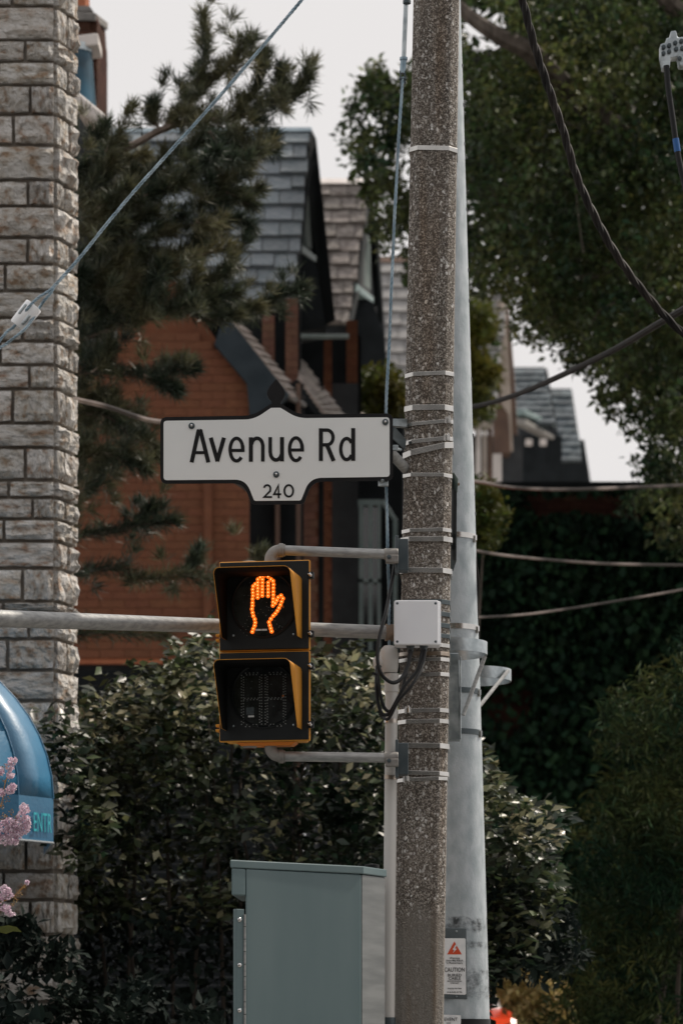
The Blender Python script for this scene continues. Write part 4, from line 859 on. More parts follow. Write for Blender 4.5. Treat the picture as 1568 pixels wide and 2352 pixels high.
# ground storey seen under the sign
for x0, x1, Y, mt, nm in ((571, 632, 28.2, 'black_wood', 'entrance'), (632, 642, 28.0, 'brown_paint', 'porch_post'), (642, 680, 28.3, 'black_wood', 'door_recess'), (680, 690, 28.0, 'brown_paint', 'porch_post'), (690, 697, 28.3, 'black_wood', 'door_recess'), (730, 743, 29.8, 'black_wood', 'door_recess'), (761, 822, 30.6, 'dark_wall', 'side_wall'), (822, 925, 30.9, 'black_wood', 'side_wall')):
    MB().prism([P(x0, 880 if x0 < 800 else 960, Y), P(x1, 880 if x0 < 800 else 960, Y), P(x1, 2600, Y), P(x0, 2600, Y)], (0, .18, 0)).build(nm, M[mt], h1_)
for x0, x1, Y, y0, y1, me in ((697, 730, 29.6, 1090, 1530, BRD), (743, 762, 30.3, 780, 1530, BRK), (795, 821, 31, 735, 950, BRK)):
    q = MB().prism([P(x0, y0, Y+.02), P(x1, y0, Y+.02), P(x1, y1, Y+.02), P(x0, y1, Y+.02)], (0, .2, 0)).build('brick_pier', M['brick_joint'], h1_); brickwork(q, x0, x1, y0, y1, Y, me, cw=.12, ch=.08)
wf = MB(); 
for a_ in ((822, 1147, 876, 1160), (824, 1160, 834, 1520), (846, 1160, 855, 1520), (867, 1160, 874, 1520), (824, 1330, 874, 1338)): wf.prism([P(a_[0], a_[1], 30.6), P(a_[2], a_[1], 30.6), P(a_[2], a_[3], 30.6), P(a_[0], a_[3], 30.6)], (0, .08, 0))
wo_ = wf.build('window', M['frame_green'], h1_)
MB().prism([P(834, 1160, 30.66), P(867, 1160, 30.66), P(867, 1520, 30.66), P(834, 1520, 30.66)], (0, .02, 0)).build('pane', M['window_glass'], wo_)
MB().tube([P(878, 1150, 30.5), P(908, 1195, 30.5), P(908, 1500, 30.5)], .025, 8).build('downpipe', M['frame_green'], h1_)
MB().prism([P(686, 770, 31.2), P(830, 770, 31.2), P(830, 965, 31.2), P(686, 965, 31.2)], (0, .3, 0)).build('side_wall', M['black_wood'], h1_)

# house 2: weathered slate gable
h2 = thing('gabled_house', 'second house with mottled weathered slate roof and dark gable, left of the pole', 'house', (.2, 37, 1.2))
course_roof(h2, 'slate_worn', (846, 419), (801, 742), 722, 10, 42, 37, 36, 8, left_bot=722)
MB().prism([P(725, 409, 37), P(850, 409, 37), P(850, 420, 36.9), P(725, 420, 36.9)], (0, .2, 0)).build('ridge_cap', M['white_paint'], h2)
slab([P(848, 409, 37.1), P(856, 440, 37.2), P(872, 566, 37.6), P(888, 838, 38.2), P(868, 842, 38.2), P(862, 600, 37.6), P(842, 450, 37.2)], .25).build('barge_board', M['black_wood'], h2)
slab([P(846, 419, 37.05), P(850, 450, 37.05), P(832, 640, 36.6), P(812, 735, 36.3), P(800, 745, 36.2), P(822, 650, 36.5), P(838, 500, 36.8)], .08).build('barge_board', M['black_wood'], h2)
slab([P(848, 460, 37.4), P(862, 600, 37.9), P(866, 700, 38), P(818, 740, 37), P(832, 560, 37.1)], .3).build('gable', M['dark_wall'], h2)
slab([P(843, 540, 37.1), P(847, 560, 37.1), P(848, 664, 37.15), P(836, 655, 37.0), P(837, 590, 37.05)], .04).build('gable_panel', M['green_panel'], h2)
slab([P(819, 650, 36.4), P(858, 682, 37), P(858, 696, 37), P(816, 668, 36.4)], .12).build('cornice', M['frame_green'], h2, bevel=.01)
MB().prism([P(x, y, 36.8) for x, y in [(817, 670), (856, 694), (884, 780), (884, 842), (822, 840), (806, 742)]], (0, .6, 0)).build('bay', M['black_wood'], h2)
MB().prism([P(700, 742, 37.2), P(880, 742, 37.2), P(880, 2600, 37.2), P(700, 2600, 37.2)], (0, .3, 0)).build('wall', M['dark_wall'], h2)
# house 3: pale slate, both sides of the poles
h3 = thing('pale_roof_house', 'third house with pale slate roof just left of the concrete pole', 'house', (1.2, 45, 1.2))
course_roof(h3, 'slate_pale', (1010, 600), (1050, 935), 866, 11, 36, 45.5, 44, 12, left_bot=880)
MB().prism([P(864, 588, 45.5), P(1010, 588, 45.5), P(1010, 601, 45.4), P(864, 601, 45.4)], (0, .25, 0)).build('ridge_cap', M['brown_paint'], h3)
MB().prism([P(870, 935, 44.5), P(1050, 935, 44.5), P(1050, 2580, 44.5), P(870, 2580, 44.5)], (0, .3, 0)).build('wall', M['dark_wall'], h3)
h4 = thing('cream_gable_house', 'fourth house with pale roof and brown cream-edged gable right of the steel pole', 'house', (2.4, 48, 1.2))
course_roof(h4, 'slate_pale', (1161, 680), (1136, 960), 1040, 9, 30, 48, 46.8, 15, left_bot=1040)
MB().prism([P(1040, 667, 48), P(1165, 667, 48), P(1165, 680, 47.9), P(1040, 680, 47.9)], (0, .2, 0)).build('ridge_cap', M['slate_pale'], h4)
slab([P(1158, 672, 47.9), P(1166, 676, 48.1), P(1180, 847, 48.6), P(1190, 1036, 49), P(1180, 1040, 49), P(1170, 860, 48.6)], .2).build('barge_board', M['brown_paint'], h4)
slab([P(1154, 690, 47.7), P(1161, 690, 47.8), P(1170, 860, 48.3), P(1178, 1036, 48.6), P(1172, 1038, 48.6), P(1160, 860, 48.2)], .1).build('fascia', M['cream'], h4)
MB().prism([P(x, y, 48.4) for x, y in [(1140, 872), (1150, 800), (1160, 820), (1172, 1040), (1136, 1040), (1130, 900)]], (0, .4, 0)).build('gable', M['brown_paint'], h4)
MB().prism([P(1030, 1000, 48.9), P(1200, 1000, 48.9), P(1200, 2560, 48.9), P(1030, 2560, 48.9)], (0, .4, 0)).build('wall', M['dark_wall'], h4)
for x0, x1, y0, y1, mt in ((1086, 1130, 962, 984, 'cream'), (1092, 1104, 985, 1112, 'white_paint'), (1110, 1117, 985, 1112, 'cream'), (1120, 1130, 985, 1112, 'brown_paint'), (1131, 1152, 1042, 1112, 'white_paint')):
    MB().prism([P(x0, y0, 47.6), P(x1, y0, 47.6), P(x1, y1, 47.6), P(x0, y1, 47.6)], (0, .2, 0)).build('window_surround', M[mt], h4)
h5 = thing('dark_roof_house', 'far house with blue-grey roof and pale gutters between cream gable and open sky', 'house', (4.2, 60, 1.2))
course_roof(h5, 'slate_dark', (1250, 850), (1272, 975), 1178, 9, 24, 60, 58.5, 21, left_bot=1178)
MB().prism([P(1180, 843, 60), P(1251, 843, 60), P(1251, 851, 60), P(1180, 851, 60)], (0, .3, 0)).build('ridge_cap', M['slate_dark'], h5)
MB().prism([P(x, y, 61) for x, y in [(1246, 846), (1256, 846), (1282, 1000), (1282, 1112), (1190, 1112), (1190, 970)]], (0, 1., 0)).build('wall', M['dark_wall'], h5)
slab([P(1204, 938, 58), P(1275, 972, 59), P(1275, 982, 59), P(1203, 952, 58)], .3).build('gutter', M['frame_green'], h5, bevel=.02)
slab([P(1207, 962, 58), P(1274, 1002, 59), P(1272, 1010, 59), P(1206, 976, 58)], .3).build('gutter', M['cast'], h5, bevel=.02)
for x in (1207, 1240): MB().prism([P(x, 1008, 58.6), P(x+15, 1008, 58.6), P(x+15, 1022, 58.6), P(x, 1022, 58.6)], (0, .1, 0)).build('window', M['white_paint'], h5)
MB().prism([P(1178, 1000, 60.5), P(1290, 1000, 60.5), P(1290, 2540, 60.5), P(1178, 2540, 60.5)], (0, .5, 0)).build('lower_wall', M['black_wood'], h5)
h6 = thing('farthest_house', 'farthest dark house with stepped gable against the sky', 'house', (5.2, 68, 1.2))
course_roof(h6, 'slate_dark', (1311, 898), (1335, 1060), 1258, 10, 22, 68, 66.5, 25, left_bot=1268)
MB().prism([P(1260, 892, 68), P(1312, 892, 68), P(1312, 900, 68), P(1260, 900, 68)], (0, .3, 0)).build('ridge_cap', M['slate_dark'], h6)
MB().prism([P(x, y, 69) for x, y in [(1305, 896), (1313, 896), (1330, 1010), (1341, 1010), (1357, 1112), (1357, 2530), (1262, 2530), (1262, 1000)]], (0, 1.5, 0)).build('wall', M['black_wood'], h6)

# chimney, flue and fascia at the upper left
ch = thing('brick_chimney', 'dark brick chimney with stone cap and orange pot beside the stone pilaster', 'chimney', P(195, 300, 24))
q = MB().prism([P(150, 46, 24), P(217, 46, 24), P(241, 57, 24.9), P(241, 330, 24.9), P(217, 330, 24), P(150, 330, 24)], (-.05, .9, 0)).build('stack', M['chimney_brick'], ch)
brickwork(q, 150, 217, 48, 330, 23.99, BRC, cw=.2, ch=.075)
sd0, sd1 = P(217, 330, 24), P(241, 330, 24.9); dv = Vector((sd1.x-sd0.x, .9, 0)); row = 0; z = sd0.z; zt_ = P(217, 50, 24).z
while z < zt_:
    x = -.1*(row % 2)
    while x < dv.length:
        a_, b_ = max(0, x), min(dv.length, x+.21); x += .21
        if b_-a_ > .05:
            o = put('brick', BRC, q); c = Vector((sd0.x, 24, 0))+dv.normalized()*((a_+b_)/2); o.location = Vector((c.x+.004, c.y, z+.037))-WL[q.name]; o.rotation_euler[2] = math.atan2(dv.y, dv.x); o.scale = (b_-a_-.01, .03, .064)
    z += .075; row += 1
MB().prism([P(150, 26, 23.95), P(220, 28, 23.95), P(248, 50, 24.9), P(150, 50, 24.9)], (0, 0, -.065)).build('cap', M['cap_stone'], ch, bevel=.01)
MB().prism([P(150, 12, 24.1), P(205, 12, 24.1), P(214, 24, 24.1), P(150, 26, 24.1)], (0, .5, 0)).build('flaunching', M['cap_stone'], ch)
MB().tube([P(178, 20, 24.4), P(178, -70, 24.4)], .098, 8).build('chimney_pot', M['terracotta'], ch)
fl = thing('metal_flue', 'blue metal flue with pale cap between the stone pilaster and the chimney', 'flue', P(190, 235, 22))
MB().tube([P(178, 330, 22), P(172, 122, 22)], [.16, .125], 20).build('pipe', M['blue_flue'], fl, smooth=True)
MB().tube([P(173, 123, 22), P(173, 106, 22)], .13, 20).build('collar', M['galv'], fl, smooth=40)
MB().prism([P(140, 84, 21.9), P(222, 74, 21.9), P(226, 78, 21.9), P(227, 103, 21.9), P(222, 102, 21.9), P(140, 110, 21.9)], (0, .3, 0)).build('cap', M['white_paint'], fl, bevel=.02)
rk = thing('roof_edge', 'pale sloping fascia and dark wall of the building just beyond the stone pilaster', 'roof edge', P(200, 300, 20.5))
slab([P(150, 186, 20), P(172, 203, 20), P(250, 268, 20), P(249, 284, 20), P(228, 286, 20), P(150, 222, 20)], .2).build('fascia', M['white_paint'], rk, bevel=.02)
slab([P(160, 222, 20.1), P(200, 262, 20.1), P(285, 338, 20.1), P(292, 350, 20.1), P(272, 362, 20.1), P(225, 320, 20.1)], .2).build('soffit_board', M['cream'], rk, bevel=.01)
MB().prism([P(100, 200, 20.4), P(172, 225, 20.4), P(262, 345, 20.4), P(262, 770, 20.4), P(100, 770, 20.4)], (0, .3, 0)).build('wall', M['dark_wall'], rk)

# slatted fence behind the shrub, ivy wall on the right
fn = thing('slat_fence', 'nearly black horizontal slat fence below the brick wall behind the shrub', 'fence', P(330, 2500, 20))
for i in range(52):
    y0 = 1540+i*18.6
    MB().box(P(340, y0+8, 20.), (1.85, .03, .046)).build('slat', M['black_wood'], fn)
for x in (60, 300, 560): MB().box(P(x, 2040, 20.08), (.1, .1, 2.85)).build('post', M['black_wood'], fn)
iv = thing('ivy_wall', 'flat-topped dark brick building wall covered in ivy at the right', 'wall', (3.4, 30, 1.2))
wl_ = MB().prism([P(1040, 1118, 30.1), P(1900, 1118, 30.1), P(1900, 2500, 30.1), P(1040, 2500, 30.1)], (0, 3, 0)).build('wall', M['chimney_brick'], iv)
MB().prism([P(1040, 1106, 30), P(1900, 1106, 30), P(1900, 1120, 30), P(1040, 1120, 30)], (0, 3.2, 0)).build('coping', M['black_wood'], iv)
brickwork(wl_, 1130, 1570, 1132, 1190, 30.08, BRC, cw=.22, ch=.075)
brickwork(wl_, 1120, 1240, 1470, 1760, 30.08, BRC, cw=.22, ch=.075)
ip = sample_poly([(1040, 1120), (1900, 1120), (1900, 2520), (1040, 2520)], 30000)
msk = ~(inpoly(ip[:, 0], ip[:, 1], [(1200, 1128), (1480, 1128), (1470, 1190), (1330, 1170), (1230, 1180)]) | ((np.hypot((ip[:, 0]-1170)/55, (ip[:, 1]-1600)/90) < 1) & (rng.random(len(ip)) < .75)))
ip = ip[msk]; Yv = 29.95-np.abs(rng.normal(size=len(ip)))*.12
dn_ = np.tile(np.array([[0, -.5, -1.4]]), (len(ip), 1))
tag(leafmesh('ivy', unproj(ip, Yv), rng.uniform(.06, .13, len(ip)), M['ivy'], iv, aspect=.95, up=.1, dirs=dn_, jitter=.5), kind='stuff')

# ------------------------------------------------------------------ planting
def branchy(path, r0, r1, n=5): p = spline(path, n); return MB().tube(p, [r0+(r1-r0)*i/(len(p)-1) for i in range(len(p))], 7)
# big tree
bt = thing('big_tree', 'large leafy tree filling the upper right with small dark green leaves', 'tree', (3.6, 29, 1.2))
crown = [(1062, -150), (1060, 60), (1056, 300), (1060, 640), (1110, 662), (1165, 668), (1205, 690), (1225, 770), (1300, 790), (1340, 845), (1400, 862), (1470, 900), (1510, 985), (1500, 1075), (1560, 1110), (1800, 1100), (1800, -150)]
left = [(850, 140), (870, 150), (868, 200), (930, 190), (990, 120), (1062, 40), (1065, 640), (940, 660), (935, 590), (885, 560), (850, 440), (815, 370), (812, 250), (835, 230)]
pts1, c1 = clumps(crown, 1250, 62, 28.5, 2.4, .27)
pts2, c2 = clumps(left, 150, 46, 29.5, 1.5, .17)
pts3, c3 = clumps([(1240, 780), (1330, 850), (1360, 940), (1420, 960), (1500, 1090), (1568, 1200), (1568, 900), (1400, 820)], 26, 40, 27.5, 1.2, .13)
pts4, c4 = clumps([(1430, 1130), (1800, 1090), (1800, 1260), (1568, 1290), (1480, 1200), (1440, 1190)], 60, 50, 26.5, 1.0, .16)
pts5, c5 = clumps([(805, 235), (835, 130), (870, 150), (840, 260), (815, 380), (795, 330)], 14, 14, 29.5, 1.0, .14)
core_, _ = clumps([(1100, -150), (1110, 560), (1200, 600), (1280, 700), (1400, 780), (1540, 830), (1600, 1000), (1800, 1000), (1800, -150)], 420, 70, 31.2, .8, .4)
al = np.concatenate([pts1, pts2, pts3, pts4, pts5, core_])
gap = (np.hypot((al[:, 0]*FPX/al[:, 1]+CX-1115)/55, (HZ-(al[:, 2]-EYE)*FPX/al[:, 1]-70)/62) < 1) & (rng.random(len(al)) < .93)
al = al[~gap]
sz = rng.uniform(.055, .1, len(al))
sz = np.where(al[:, 1] > 30.6, sz*1.7, sz)
leafmesh('crown', al, sz, M['tree_leaf'], bt, aspect=.55, up=.5)
tk = MB(); base = Vector((4.6, 29, 1.2)); tk.tube(spline([base, Vector((4.5, 29, 4.)), Vector((4.2, 29, 7)), Vector((4.2, 28.8, 10.5)), Vector((4.5, 28.8, 13))]), [.34, .33, .33, .32, .32, .31, .31, .3, .3, .29, .28]+[.27-.004*i for i in range(38)], 12)
tk.build('trunk', M['bark'], bt, smooth=True)
for pth, r0, r1 in (([P(1040, 0, 26.2), P(1085, 42, 26.2), P(1150, 85, 26.2), P(1225, 125, 26.4), P(1330, 230, 27), P(1560, 420, 28.6), Vector((4.3, 29, 8.6))], .05, .13), ([P(1500, -60, 26.3), P(1540, 10, 26.3), P(1620, 60, 26.8), P(1750, 150, 28)], .06, .12),
                   ([P(880, 210, 29.3), P(940, 300, 29.3), P(1080, 420, 29), P(1300, 480, 29), Vector((4.3, 29, 8.2))], .01, .07), ([P(1180, 700, 28), P(1330, 640, 28.4), P(1568, 660, 29), Vector((4.5, 29, 7))], .012, .08), ([P(1350, 900, 27.5), P(1480, 850, 28), P(1650, 850, 29)], .01, .06)):
    branchy(pth, r0, r1).build('limb', M['bark'], bt, smooth=True)
tw = MB()
for i in range(90):
    a_ = c1[rng.integers(len(c1))]; b_ = a_+rng.normal(size=3)*np.array([.5, .3, .45]); tw.tube([Vector(a_), Vector((a_+b_)/2+rng.normal(size=3)*.06), Vector(b_)], [.006, .004, .002], 4)
tag(tw.build('twigs', M['bark'], bt), kind='stuff')
MB().tube(spline([P(1322, 420, 26), P(1326, 480, 26), P(1332, 530, 26), P(1340, 580, 26)]), .004, 5).build('hanging_twig', M['bark'], bt)
# vine columns on houses, small dome bush
def bush(name, label, cat, poly, nc, per, Y, dep, r, lsize, m, aspect=.5, up=.5, stems=3, lim=None):
    cx = sum(p[0] for p in poly)/len(poly); b0 = P(cx, 2440, Y); t = thing(name, label, cat, (b0.x, Y, gz(Y)))
    pts, c = clumps(poly, nc, per, Y, dep, r); leafmesh('foliage', pts, rng.uniform(lsize*.6, lsize*1.3, len(pts)), m, t, aspect, up)
    for i in range(stems):
        tgt = Vector(c[rng.integers(len(c))]); st = Vector((b0.x+rnd.uniform(-.3, .3), Y+rnd.uniform(-.2, .2), gz(Y)))
        branchy([st, st.lerp(tgt, .5)+Vector((rnd.uniform(-.1, .1), 0, 0)), tgt], .03, .006).build('stem', M['bark'], t)
    return t
bush('climbing_vine', 'column of green climbing vine between the steel pole and the cream gable', 'vine', [(1045, 690), (1090, 680), (1118, 730), (1132, 830), (1128, 920), (1100, 960), (1045, 960)], 70, 60, 40, .5, .2, .12, M['vine'])
bush('round_bush', 'rounded green bush tucked between gabled house and concrete pole', 'bush', [(826, 860), (850, 848), (890, 860), (925, 910), (940, 960), (830, 960)], 60, 60, 32, .4, .14, .09, M['vine'])
bush('climbing_shrub', 'yellow-green shrub beside the steel pole at the ivy wall', 'shrub', [(1040, 1125), (1105, 1118), (1140, 1160), (1148, 1215), (1120, 1250), (1040, 1260)], 50, 60, 25, .4, .14, .07, M['vine'])
bush('yew_tree', 'feathery dark yew filling the lower right edge', 'yew', [(1420, 1560), (1475, 1520), (1580, 1470), (1800, 1480), (1800, 2700), (1230, 2700), (1290, 2200), (1330, 1980), (1370, 1840), (1430, 1760), (1385, 1700)], 430, 74, 20, 1.3, .2, .1, M['yew'], .13, .2, 6)
# main shrub, rows of broad leaves shining in the light
sh1 = [(60, 1668), (110, 1640), (170, 1655), (230, 1608), (290, 1588), (330, 1562), (395, 1572), (404, 1500), (440, 1490), (470, 1476), (505, 1500), (540, 1560), (620, 1530), (700, 1530), (720, 1500), (770, 1505), (830, 1508), (860, 1560), (905, 1580), (1010, 1640), (1010, 2120), (60, 2120)]
bushY = 16.9
t = thing('broadleaf_shrub', 'wide dark shrub with shiny broad leaves behind the signal and cabinet', 'shrub', (-.9, bushY, gz(bushY)))
cp_, cc1 = clumps(sh1, 300, 34, bushY+.1, .75, .15, .7)
sh_ = []                                                   # loose shoots standing out of the outline
for k in range(64):
    x, y = [(95, 1655), (140, 1645), (200, 1630), (250, 1600), (300, 1585), (345, 1562), (390, 1560), (412, 1500), (440, 1490), (470, 1480), (500, 1505), (535, 1550), (735, 1510), (775, 1505), (820, 1510), (850, 1550), (880, 1580)][k % 17]
    b_ = P(x+rnd.uniform(-22, 22), y+rnd.uniform(0, 40), bushY+rnd.uniform(-.5, .4)); d_ = Vector((rnd.uniform(-.5, .5), rnd.uniform(-.5, .2), 1)).normalized(); L_ = rnd.uniform(.06, .19)
    sh_ += [tuple(b_+d_*L_*i/7+Vector((rnd.uniform(-.012, .012), 0, 0))) for i in range(8)]
left_, _ = clumps([(98, 1668), (140, 1640), (190, 1655), (235, 1700), (235, 2010), (175, 1990), (125, 1900), (104, 1760)], 22, 26, 15.6, .15, .09, .7)
q = sample_poly(sh1, 4200); dpt = np.concatenate([unproj(q, bushY+rng.uniform(-.1, .9, len(q))), cp_, np.array(sh_), left_]); q = dpt
leafmesh('foliage', dpt+rng.normal(size=dpt.shape)*.02, rng.uniform(.05, .1, len(q)), M['bush_leaf'], t, aspect=.56, up=.45, dirs=np.tile([[0, -.35, -.1]], (len(q), 1)), jitter=.8, fold=.08, nb=(.35, -.45, 0), flat=.5)
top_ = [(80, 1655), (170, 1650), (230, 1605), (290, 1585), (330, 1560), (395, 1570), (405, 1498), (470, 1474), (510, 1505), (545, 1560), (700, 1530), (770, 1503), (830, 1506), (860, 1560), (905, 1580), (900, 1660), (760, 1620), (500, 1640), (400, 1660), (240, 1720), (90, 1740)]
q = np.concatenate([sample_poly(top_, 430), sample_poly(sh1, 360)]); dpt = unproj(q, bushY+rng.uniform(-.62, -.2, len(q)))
leafmesh('young_lit_foliage', dpt, rng.uniform(.05, .09, len(q)), M['young_lit_leaf'], t, aspect=.55, up=.5, dirs=np.tile([[0, -.3, .1]], (len(q), 1)), jitter=.8, nb=(.4, -.5, 0), flat=.5)
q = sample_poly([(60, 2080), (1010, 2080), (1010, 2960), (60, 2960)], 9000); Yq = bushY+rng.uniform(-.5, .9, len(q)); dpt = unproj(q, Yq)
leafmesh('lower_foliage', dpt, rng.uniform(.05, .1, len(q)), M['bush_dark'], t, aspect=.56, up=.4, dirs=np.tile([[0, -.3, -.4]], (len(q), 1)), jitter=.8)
for i in range(16):
    x = 120+i*55+rnd.uniform(-20, 20); branchy([Vector((P(x, 0, bushY).x, bushY, gz(bushY))), P(x+rnd.uniform(-30, 30), 2300, bushY), P(x+rnd.uniform(-60, 60), 1850, bushY), P(x+rnd.uniform(-60, 60), 1650, bushY)], .016, .004).build('stem', M['bark'], t)
t = thing('leafy_shrub', 'shrub with pale shiny leaves right of the steel pole', 'shrub', (.9, 15.6, gz(15.6)))
sh2 = [(1040, 1690), (1100, 1700), (1130, 1760), (1180, 1830), (1220, 1830), (1290, 1850), (1310, 1880), (1280, 1950), (1300, 2040), (1270, 2120), (1200, 2220), (1130, 2260), (1040, 2300)]
q = sample_poly(sh2, 2400); Yq = 15.6+rng.uniform(-.5, .6, len(q)); dpt = unproj(q, Yq)
leafmesh('foliage', dpt, rng.uniform(.05, .1, len(q)), M['bush_leaf'], t, aspect=.55, up=.45, dirs=np.tile([[.2, -.35, -.1]], (len(q), 1)), jitter=.8, fold=.08, nb=(.35, -.45, 0), flat=.5)
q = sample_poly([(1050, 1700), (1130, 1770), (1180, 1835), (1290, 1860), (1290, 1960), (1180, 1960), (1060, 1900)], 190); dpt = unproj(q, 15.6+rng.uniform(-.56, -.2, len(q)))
leafmesh('young_lit_foliage', dpt, rng.uniform(.05, .08, len(q)), M['young_lit_leaf'], t, aspect=.55, up=.5, dirs=np.tile([[.2, -.3, .1]], (len(q), 1)), jitter=.8, nb=(.4, -.5, 0), flat=.5)
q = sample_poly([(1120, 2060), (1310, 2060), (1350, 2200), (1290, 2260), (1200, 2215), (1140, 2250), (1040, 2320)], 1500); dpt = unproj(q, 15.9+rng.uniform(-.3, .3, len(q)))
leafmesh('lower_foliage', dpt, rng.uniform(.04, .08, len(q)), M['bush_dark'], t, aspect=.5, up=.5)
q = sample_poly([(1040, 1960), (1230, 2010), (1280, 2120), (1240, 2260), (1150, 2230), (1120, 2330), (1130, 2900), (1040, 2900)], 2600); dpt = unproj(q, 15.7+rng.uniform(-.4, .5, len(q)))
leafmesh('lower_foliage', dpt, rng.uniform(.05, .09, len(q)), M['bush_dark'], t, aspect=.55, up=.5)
for i in range(4): branchy([Vector((.58+.02*i, 15.6, gz(15.6))), P(1070+14*i, 2200, 15.6), P(1090+45*i, 1850, 15.6)], .014, .004).build('stem', M['bark'], t)
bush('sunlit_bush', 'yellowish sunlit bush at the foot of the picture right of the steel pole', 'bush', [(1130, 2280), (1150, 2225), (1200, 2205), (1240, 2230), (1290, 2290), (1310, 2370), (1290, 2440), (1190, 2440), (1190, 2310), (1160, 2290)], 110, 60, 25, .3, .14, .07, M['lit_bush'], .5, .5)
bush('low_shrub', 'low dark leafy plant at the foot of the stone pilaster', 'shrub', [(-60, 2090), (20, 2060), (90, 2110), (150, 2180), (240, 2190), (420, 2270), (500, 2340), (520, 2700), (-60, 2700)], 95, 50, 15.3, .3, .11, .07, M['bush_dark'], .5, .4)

# pine
pn = thing('pine_tree', 'long-needled pine with upright candles reaching over the slate roof', 'tree', (-2.4, 19.3, gz(19)))
PY = 19.3
br = [  # main branch paths (x,y) with the spacing of their tufts
 ([(150, 400), (235, 358), (300, 335), (370, 298), (450, 275), (540, 270), (620, 235), (700, 190)], .032, .008),
 ([(370, 298), (420, 250), (470, 200), (520, 150), (575, 95)], .014, .006), ([(420, 250), (455, 180), (475, 110), (468, 45)], .011, .005),
 ([(540, 268), (580, 215), (600, 170), (607, 130)], .01, .004), ([(610, 240), (640, 200), (645, 165)], .009, .004), ([(620, 240), (680, 220), (708, 170)], .009, .004),
 ([(370, 300), (350, 270), (350, 250)], .009, .004), ([(225, 372), (232, 330), (240, 296)], .009, .004),
 ([(450, 280), (500, 330), (560, 340), (625, 345)], .011, .005), ([(480, 300), (540, 370), (590, 350)], .01, .004), ([(150, 480), (260, 440), (400, 420), (520, 440), (575, 470)], .02, .006),
 ([(400, 420), (470, 390), (560, 395)], .01, .005), ([(150, 600), (280, 560), (420, 520), (540, 500), (572, 520)], .018, .006), ([(150, 700), (280, 650), (400, 600), (520, 570)], .018, .006),
 ([(160, 790), (300, 740), (420, 690), (500, 650), (560, 560)], .016, .005), ([(400, 700), (480, 735), (540, 725)], .01, .004), ([(560, 730), (610, 705), (640, 680), (690, 665)], .009, .004), ([(480, 700), (540, 715), (590, 712)], .009, .005),
 ([(160, 853), (270, 857), (360, 860), (440, 850)], .013, .005), ([(210, 855), (240, 830), (250, 800)], .007, .003), ([(350, 860), (400, 835), (430, 838)], .007, .003), ([(330, 860), (370, 880), (400, 895)], .007, .003),
 ([(150, 960), (230, 950), (290, 990), (340, 1010), (355, 1040)], .013, .005), ([(160, 1060), (230, 1040), (300, 1065), (330, 1075)], .011, .004), ([(160, 900), (210, 925), (240, 920)], .009, .004),
 ([(160, 1230), (240, 1225), (330, 1205), (395, 1200)], .012, .005), ([(300, 1215), (330, 1190), (350, 1170)], .006, .003), ([(160, 1320), (260, 1305), (330, 1330), (420, 1320), (500, 1345)], .011, .004), ([(420, 1320), (440, 1300), (450, 1285)], .006, .003), ([(160, 1460), (260, 1455), (370, 1460)], .008, .003), ([(560, 1290), (600, 1275)], .006, .004)]
td = []; tc_ = []
for i, (pa_, r0, r1) in enumerate(br):
    dz = rnd.uniform(-.5, .5) if i > 7 else 0
    p3 = spline([P(x, y, PY+dz) for x, y in pa_], 5)
    MB().tube(p3, [r0+(r1-r0)*k/(len(p3)-1) for k in range(len(p3))], 7).build('branch', M['pine_bark'], pn, smooth=True)
    L = 0; skip = .95 if i == 0 else .05
    for a_, b_ in zip(p3, p3[1:]):
        n_ = max(1, int((b_-a_).length/.045)); d_ = (b_-a_).normalized()
        for k in range(n_):
            L += (b_-a_).length/n_
            if L < skip: continue
            c = a_.lerp(b_, k/n_); tc_.append(c); td.append(d_+Vector((0, 0, .35)))
            if rnd.random() < .45:
                tip = c+Vector((rnd.uniform(-.16, .16), rnd.uniform(-.22, .22), rnd.uniform(-.08, .18))); tc_.append(tip); td.append((tip-c).normalized()+Vector((0, 0, .4)))
    tc_ += [p3[-1], p3[-1]+Vector((0, 0, .02))]; td += [(p3[-1]-p3[-3]).normalized()]*2
    if i in (1, 2, 3, 4, 5, 6, 7):                          # upright candle
        MB().tube([p3[-1], p3[-1]+Vector((rnd.uniform(-.01, .01), 0, .1))], [.007, .003], 5).build('candle', M['pine_bark'], pn)
mass = [(172, 330), (240, 300), (300, 380), (420, 330), (520, 330), (600, 360), (575, 450), (580, 520), (530, 590), (500, 660), (540, 720), (520, 760), (420, 740), (300, 790), (172, 800), (120, 700), (120, 400)]
mass = [(172, 350), (230, 330), (300, 400), (400, 350), (450, 350), (500, 400), (520, 440), (520, 510), (465, 570), (430, 620), (470, 690), (460, 730), (400, 720), (300, 770), (172, 785), (110, 700), (110, 400)]
tg_ = MB()
for c in unproj(sample_poly(mass, 92), PY+rng.uniform(-.7, .8, 92)):
    c = Vector(c); d_ = Vector((rnd.uniform(.2, 1), rnd.uniform(-.7, .3), rnd.uniform(-.25, .7))).normalized(); ln_ = rnd.uniform(.12, .3); bend = Vector((0, 0, rnd.uniform(.0, .12)))
    f_ = lambda t_: c+d_*ln_*t_+bend*t_*t_
    tg_.tube([f_(0), f_(.5), f_(1)], [.007, .005, .003], 5)
    for k in range(int(ln_/.036)+1): tc_.append(f_(k*.036/ln_)); td.append(d_+Vector((0, 0, .3)))
    tc_ += [f_(1), f_(1)]; td += [d_+bend*3]*2
tag(tg_.build('twigs', M['pine_bark'], pn), kind='stuff')
qm = sample_poly(mass, 110); Ym = PY+rng.uniform(-.9, 1.0, len(qm)); cm_ = unproj(qm, Ym)
for c in cm_: tc_.append(Vector(c)); td.append(Vector((rnd.uniform(.0, 1), rnd.uniform(-1, .3), rnd.uniform(-.1, .8))).normalized())
